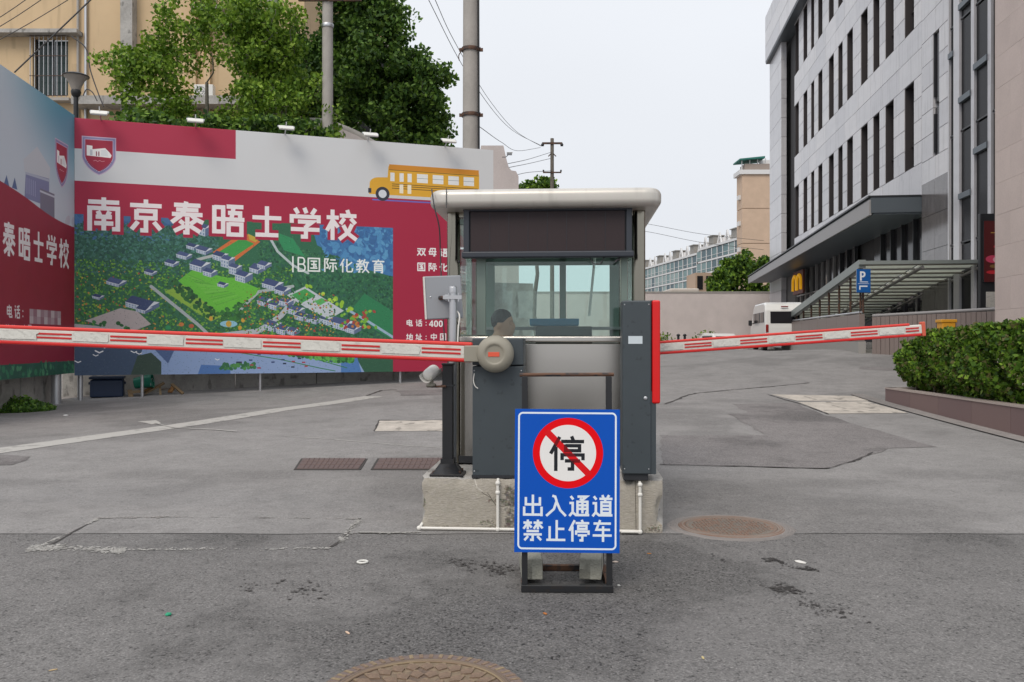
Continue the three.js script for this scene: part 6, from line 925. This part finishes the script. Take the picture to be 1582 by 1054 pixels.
// ---------------------------------------------------------------- posts, reader and pipes on the island
{
  const x = -.735, zz = -.16, p = onIsland('steel_post', 'worn black square steel post on a flared base plate', 'post', x, PT, zz);
  obj('shaft', rbox(.082, .84, .082, .006, 0, .44, 0), M.blackPaint, p); obj('cap', rbox(.092, .016, .092, .004, 0, .866, 0), M.blackPaint, p);
  const base = new THREE.CylinderGeometry(.085, .155, .075, 4, 1).rotateY(Math.PI / 4).translate(0, .055, 0); obj('base', [base, rbox(.26, .018, .22, .004, 0, .009, 0), box(.105, .06, .105, 0, .1, 0)], M.blackPaint, p); for (const [a, b] of [[-.1, .08], [.1, .08], [-.1, -.08], [.1, -.08]]) obj('bolt', new THREE.CylinderGeometry(.011, .011, .03, 6).translate(a, .025, b), M.rustIron, p); obj('band', box(.1, .012, .1, 0, .70, 0), M.darkFrame, p);
  const q = onIsland('reader_antenna', 'flat grey reader panel clamped to a galvanised pole', 'antenna', x + .02, PT, zz - .13);
  obj('pole', rod(V(0, .02, 0), V(0, 1.47, 0), .030, .030, 20), M.galv, q); obj('pole_cap', lathe([[0, .012], [.03, .01], [.033, 0], [.033, -.04]], 20).translate(0, 1.472, 0), M.galv, q);
  const pg = rbox(.30, .35, .04, .012); pg.rotateY(.30); pg.rotateZ(.055); pg.translate(-.09, 1.40, -.10); obj('panel', pg, M.panelGrey, q);
  const eg = rbox(.012, .345, .045, .004, -.153, 0, .004); eg.rotateY(.30); eg.rotateZ(.055); eg.translate(-.09, 1.40, -.10); obj('panel_edge', eg, M.whitePlastic, q);
  obj('clamp', [box(.15, .03, .05, .0, 1.395, .01), box(.03, .045, .09, -.05, 1.395, -.04), rod(V(-.03, 1.43, .03), V(-.03, 1.36, .03), .006), rod(V(.05, 1.43, .03), V(.05, 1.36, .03), .006)], M.galv, q); obj('hinge', rod(V(-.12, 1.395, -.07), V(-.04, 1.395, -.03), .016, .016, 10), M.rustIron, q); for (const [a, b] of [[-.19, 1.40], [-.03, 1.31], [.0, 1.48]]) obj('bolt', new THREE.SphereGeometry(.011, 10, 8).translate(a, b, -.055), M.galv, q);
  obj('cable', tube([V(.01, 1.30, -.04), V(.05, 1.26, -.01), V(.045, 1.15, .01), V(.04, 1.0, .02)], .007, 16, 6), M.whitePlastic, q);
  const w = onIsland('bullet_camera', 'small white bullet camera on a bracket beside the black post', 'camera', x - .13, PT + .80, zz + .02, -.35);
  const bg = new THREE.CapsuleGeometry(.048, .075, 6, 18); bg.rotateX(Math.PI / 2); bg.rotateX(.35); obj('body', bg, M.whitePlastic, w); const sh = new THREE.CylinderGeometry(.056, .056, .17, 18, 1, true, -1.7, 3.4); sh.rotateX(Math.PI / 2); sh.rotateX(.35); sh.translate(0, .004, .01); obj('sun_hood', sh, M.whitePlastic, w); obj('mount', [lathe([[0, 0], [.04, 0], [.04, .02], [.018, .03], [.018, .07], [0, .07]], 16).translate(0, -.11, 0)], M.beigePlastic, w); obj('bracket', [rod(V(0, -.11, 0), V(.13, -.105, 0), .009), box(.09, .006, .05, .02, -.113, 0)], M.rustIron, w);
}
{
  const r = .0115; const p1 = onIsland('conduit_pipe', 'white plastic conduit running along the island foot from the hubbed cabinet', 'pipe', 0, 0, 0);
  obj('pipe', [rod(V(-.93, .022, .03), V(.74, .022, .03), r), rod(V(-.328, .02, .03), V(-.328, .37, .03), r), rod(V(-.328, .37, .03), V(-.328, .395, -.01), r)], M.pvc, p1); for (const [a, y] of [[-.328, .022], [-.328, .372], [-.328, .30], [-.93, .022]]) obj('elbow', new THREE.SphereGeometry(.019, 12, 10).translate(a, y, .03), M.pvc, p1); obj('pipe_end', rod(V(-.93, .022, .03), V(-.885, .09, -.10), r), M.pvc, p1);
  const p2 = onIsland('conduit_pipe', 'white plastic conduit dropping from the narrow cabinet', 'pipe', 0, 0, 0); obj('pipe', [rod(V(.742, .02, .05), V(.742, .38, .05), r), rod(V(.742, .38, .05), V(.742, .395, 0), r), rod(V(.60, .022, .052), V(.742, .022, .05), r)], M.pvc, p2); for (const y of [.022, .375, .30]) obj('elbow', new THREE.SphereGeometry(.019, 12, 10).translate(.742, y, .05), M.pvc, p2);
}
// ---------------------------------------------------------------- no-parking sign on its frame
{
  const D = 5.06, X = (876 - 791) / FOCAL * D, t = thing('no_parking_sign', 'blue no-parking board with a crossed circle on an iron frame', 'sign', [X, 0, -D], -.02);
  const art = canvasTex(1200, 1632, (c, W, H) => {
    c.fillStyle = '#0a52b8'; c.fillRect(0, 0, W, H); c.strokeStyle = '#e3ecf4'; c.lineWidth = 20; const rr = (x, y, w, h, r) => { c.beginPath(); c.moveTo(x + r, y); c.arcTo(x + w, y, x + w, y + h, r); c.arcTo(x + w, y + h, x, y + h, r); c.arcTo(x, y + h, x, y, r); c.arcTo(x, y, x + w, y, r); c.closePath(); c.stroke(); }; rr(46, 44, W - 92, H - 88, 46);
    const cx = 608, cy = 500, R = 402; c.fillStyle = '#e3000f'; c.beginPath(); c.arc(cx, cy, R, 0, 6.3); c.fill(); c.fillStyle = '#e6e5e3'; c.beginPath(); c.arc(cx, cy, R * .80, 0, 6.3); c.fill();
    c.strokeStyle = '#23262b'; glyph(c, '停', 398, 308, 398, 402, 40);
    c.strokeStyle = '#d8141c'; c.lineWidth = 76; c.beginPath(); c.moveTo(cx - R * .62, cy - R * .62); c.lineTo(cx + R * .62, cy + R * .62); c.stroke();
    c.strokeStyle = 'rgba(40,16,20,.55)'; c.save(); c.beginPath(); const k = 38 * .7; c.moveTo(cx - R * .62 + k, cy - R * .62 - k); c.lineTo(cx + R * .62 + k, cy + R * .62 - k); c.lineTo(cx + R * .62 - k, cy + R * .62 + k); c.lineTo(cx - R * .62 - k, cy - R * .62 + k); c.closePath(); c.clip(); glyph(c, '停', 398, 308, 398, 402, 40); c.restore();
    c.strokeStyle = '#dfe7ee';
    [...'出入通道'].forEach((ch, i) => glyph(c, ch, 92 + i * 264, 972, 236, 252, 28)); [...'禁止停车'].forEach((ch, i) => glyph(c, ch, 92 + i * 264, 1258, 236, 250, 27));
    const r = mulberry(19); for (let i = 0; i < 500; i++) { c.fillStyle = `rgba(${200 * r() | 0},${200 * r() | 0},${190 * r() | 0},${.05 + .08 * r()})`; c.beginPath(); c.ellipse(r() * W, r() * H, 1 + 5 * r(), 1 + 4 * r(), 0, 0, 6.3); c.fill(); }
  });
  const e = std({ color: [.03, .11, .35], roughness: .5 }), lean = -.035, bd = shade(new THREE.Mesh(new THREE.BoxGeometry(.606, .824, .012), [e, e, e, e, phys({ map: art, roughness: .5, specularIntensity: .35 }), M.galv])); bd.name = 'board'; bd.position.set(0, .643, .012); bd.rotation.set(lean, 0, -.006); t.add(bd);
  const iron = M.rustIron, bar = M.blackPaint;
  for (const s of [-1, 1]) obj('leg', rbox(.034, 1.245, .034, .003, s * .245, .622, 0).rotateX(lean), bar, t);
  obj('top_bar', rod(V(-.275, 1.252, -.045), V(.275, 1.255, -.045), .011, .011, 8), iron, t);
  obj('cross_bar', rbox(.5, .03, .03, .003, 0, .26, -.03), bar, t);
  obj('front_rail', rbox(.53, .042, .045, .004, 0, .022, .012), bar, t); obj('rear_rail', rbox(.53, .036, .036, .004, 0, .019, -.46), iron, t);
  for (const s of [-1, 1]) { obj('side_rail', rbox(.036, .036, .45, .004, s * .248, .019, -.22), iron, t); obj('rear_brace', rod(V(s * .235, .03, -.45), V(s * .235, 1.0, -.07), .014, .014, 8), bar, t); }
  for (const [x, w, turn, lab] of [[-.225, .125, .02, 'grey concrete block lying on the sign frame under the board, squarely placed'], [.155, .13, -.14, 'grey concrete block lying askew on the sign frame']]) { const g = rbox(w, .125, .46, .008, 0, 0, 0, 3), p = g.attributes.position; for (let i = 0; i < p.count; i++) { const n = fbm(p.getX(i) * 30 + 9, p.getY(i) * 30 + p.getZ(i) * 20 + 60, 4096, 3, 801) - .5; p.setXYZ(i, p.getX(i) + n * .008, p.getY(i) + n * .006, p.getZ(i) + n * .01); } const bl = thing('concrete_block', lab, 'concrete block', [X + x + .02, .10, -D - .33], turn, 'blocks weighting the sign'); obj('block', g, std({ map: concreteTex, bumpMap: concreteBump, bumpScale: .006, color: [.78, .80, .72], roughness: .95 }), bl); }
}
// ---------------------------------------------------------------- manhole covers
function roundCover(label, px, py, R, mats, style) {
  const p = onGround(px, py), t = thing('manhole_cover', label, 'manhole cover', [p.x, p.y, p.z], 0, 'round covers'); const [rim, plate, stud] = mats;
  obj('frame', lathe([[R * .86, .004], [R * .87, .013], [R * .97, .014], [R, .004]], 64), rim, t);
  obj('plate', lathe([[0, .007], [R * .80, .007], [R * .83, .013], [R * .855, .013], [R * .86, .004]], 64), plate, t);
  const bits = [], r = mulberry(R * 1000);
  if (style === 'grid') for (let i = -11; i <= 11; i++) for (let j = -11; j <= 11; j++) { const a = i * R * .07, b = j * R * .07; if (Math.hypot(a, b) > R * .74) continue; bits.push(box(R * .042, .006, R * .016, 0, 0, 0).rotateY((i + j) % 2 ? .78 : -.78).translate(a, .010, b)); }
  else { for (let k = 0; k < 3; k++) { const n = [12, 20, 28][k], q = R * [.22, .44, .64][k]; for (let i = 0; i < n; i++) { const a = i / n * 6.283 + k * .1; const g = extrude([[0, -.028], [.05, -.006], [.052, .006], [0, .028], [-.034, 0]].map(([u, v]) => [u * R * 2.4, v * R * 2.4]), .006); g.rotateX(-Math.PI / 2); g.rotateY(-a); g.translate(Math.cos(a) * q, .007, Math.sin(a) * q); bits.push(g); } } for (let i = 0; i < 56; i++) { const a = i / 56 * 6.283; bits.push(box(R * .10, .004, R * .04, 0, 0, 0).rotateY(-a).translate(Math.cos(a) * R * .92, .0138, Math.sin(a) * R * .92)); } bits.push(new THREE.TorusGeometry(R * .79, .006, 6, 64).rotateX(Math.PI / 2).translate(0, .01, 0)); }
  const m = obj('relief', bits, stud, t); return t;
}
{
  const rusty = (a, b, s) => std({ map: colourTex(256, (u, v) => { const w = smooth(.38, .62, fbm(u * 8, v * 8, 8, 5, s)), k = .8 + .4 * vnoise(u * 90, v * 90, 90, s); return a.map((q, i) => lerp(q, b[i], w) * k); }, .6), roughness: .8 });
  const t1 = roundCover('round manhole cover with studded plate beside the island', 1129, 815, .405, [rusty([.24, .20, .17], [.20, .12, .085], 901), rusty([.19, .165, .14], [.23, .15, .11], 902), rusty([.23, .20, .175], [.24, .165, .13], 903)], 'grid');
  const ring = lathe([[.40, .0], [.40, .006], [.47, .0045], [.475, 0]], 48); const rp = ring.attributes.position; for (let i = 0; i < rp.count; i++) { const a = Math.atan2(rp.getZ(i), rp.getX(i)), k = Math.hypot(rp.getX(i), rp.getZ(i)) > .42 ? 1 + .06 * (fbm(Math.cos(a) * 3 + 9, Math.sin(a) * 3 + 9, 4096, 3, 33) - .5) * 2 : 1; rp.setX(i, rp.getX(i) * k); rp.setZ(i, rp.getZ(i) * k); } obj('mortar_ring', ring, M.patchPale, t1);
    const t2 = roundCover('large round manhole cover with brassy leaf relief in the dark road', 652, 1074, .437, [rusty([.15, .115, .105], [.19, .14, .115], 911), rusty([.14, .10, .075], [.20, .15, .10], 912), rusty([.25, .19, .115], [.19, .13, .09], 913)], 'leaf');
  // two rectangular plates near the black post
  const iron = rusty([.135, .095, .09], [.17, .115, .10], 921);
  for (const [q, lab] of [[[[466, 709], [568, 709], [556, 727], [455, 727]], 'rusty rectangular access plate left of its twin, away from the island'], [[[584, 709], [690, 708], [684, 727], [574, 727]], 'rusty rectangular access plate close to the island']]) { const w = q.map(([a, b]) => onGround(a, b)), c = w.reduce((s, v) => s.add(v), V(0, 0, 0)).multiplyScalar(.25), t = thing('access_plate', lab, 'access plate', [c.x, c.y, c.z], 0, 'rectangular plates'); const k = w.map((v) => v.clone().sub(c)); const ins = (s, y) => k.map((v) => V(v.x * s, y, v.z * s)); obj('frame', prism(ins(1.03, .001), ins(1.02, .009)), M.crack, t); obj('plate', prism(ins(.95, .009), ins(.945, .016)), iron, t); const L = []; for (let i = 1; i < 12; i++) { const a = k[0].clone().lerp(k[1], i / 12).multiplyScalar(.9), b = k[3].clone().lerp(k[2], i / 12).multiplyScalar(.9); L.push(rod(V(a.x, .017, a.z), V(b.x, .017, b.z), .006, .006, 5)); } for (const s of [.33, .66]) { const a = k[0].clone().lerp(k[3], s).multiplyScalar(.93), b = k[1].clone().lerp(k[2], s).multiplyScalar(.93); L.push(rod(V(a.x, .017, a.z), V(b.x, .017, b.z), .006, .006, 5)); } obj('relief', L, iron, t); }
}
// ---------------------------------------------------------------- litter
function litter(name, label, px, py, w, d, h, col, seed) { const p = onGround(px, py), r = mulberry(seed), g = new THREE.SphereGeometry(.5, 9, 6), a = g.attributes.position; for (let i = 0; i < a.count; i++) { const n = .75 + .5 * vnoise(a.getX(i) * 5 + 20, a.getZ(i) * 5 + a.getY(i) * 4 + 20, 4096, seed); a.setXYZ(i, a.getX(i) * w * n, a.getY(i) * h * n, a.getZ(i) * d * n); } g.computeVertexNormals(); const m = obj(name, g, std({ color: col, roughness: .7 })); m.position.set(p.x, p.y + h * .42, p.z); m.rotation.y = r() * 3; tag(m, label, 'litter', 'litter on the road'); }
litter('crumpled_wrapper', 'tiny green crumpled wrapper on the dark road', 260, 951, .045, .035, .015, [.02, .30, .16], 1);
litter('paper_scrap', 'white flattened paper scrap right of the sign on the road', 1237, 869, .09, .05, .008, [.72, .70, .66], 2);
litter('cigarette_butt', 'pale cigarette butt near the large leaf-relief cover', 537, 979, .05, .012, .01, [.62, .45, .33], 3);
litter('dry_leaf', 'orange dry leaf between the sign and the studded cover', 1003, 856, .03, .02, .006, [.42, .16, .03], 4);
litter('dry_leaf', 'orange dry leaf on the road below the sign frame', 842, 949, .035, .02, .008, [.40, .14, .03], 5);
litter('paper_scrap', 'small white scrap below the concrete island corner', 956, 905, .02, .02, .006, [.7, .7, .66], 6);
litter('paper_scrap', 'small pale scrap beside the sign frame leg', 951, 869, .045, .03, .008, [.55, .45, .38], 7);
litter('paper_scrap', 'white scrap on the forecourt before the billboard corner', 101, 643, .10, .06, .03, [.72, .72, .70], 8);
litter('paper_scrap', 'tan twig-like scrap low on the dark road by the frame edge', 82, 1036, .035, .012, .006, [.45, .33, .18], 9);
litter('paper_scrap', 'yellowish splinter on the road right of the sign', 1086, 1017, .04, .012, .006, [.55, .45, .22], 10);
{ const p = onGround(560, 870), m = obj('plastic_ring', new THREE.TorusGeometry(.032, .007, 8, 28).rotateX(Math.PI / 2), M.whitePlastic); m.position.set(p.x, p.y + .008, p.z); tag(m, 'small white plastic ring lying on the dark road', 'litter', 'litter on the road'); }

renderer.render(scene, camera);
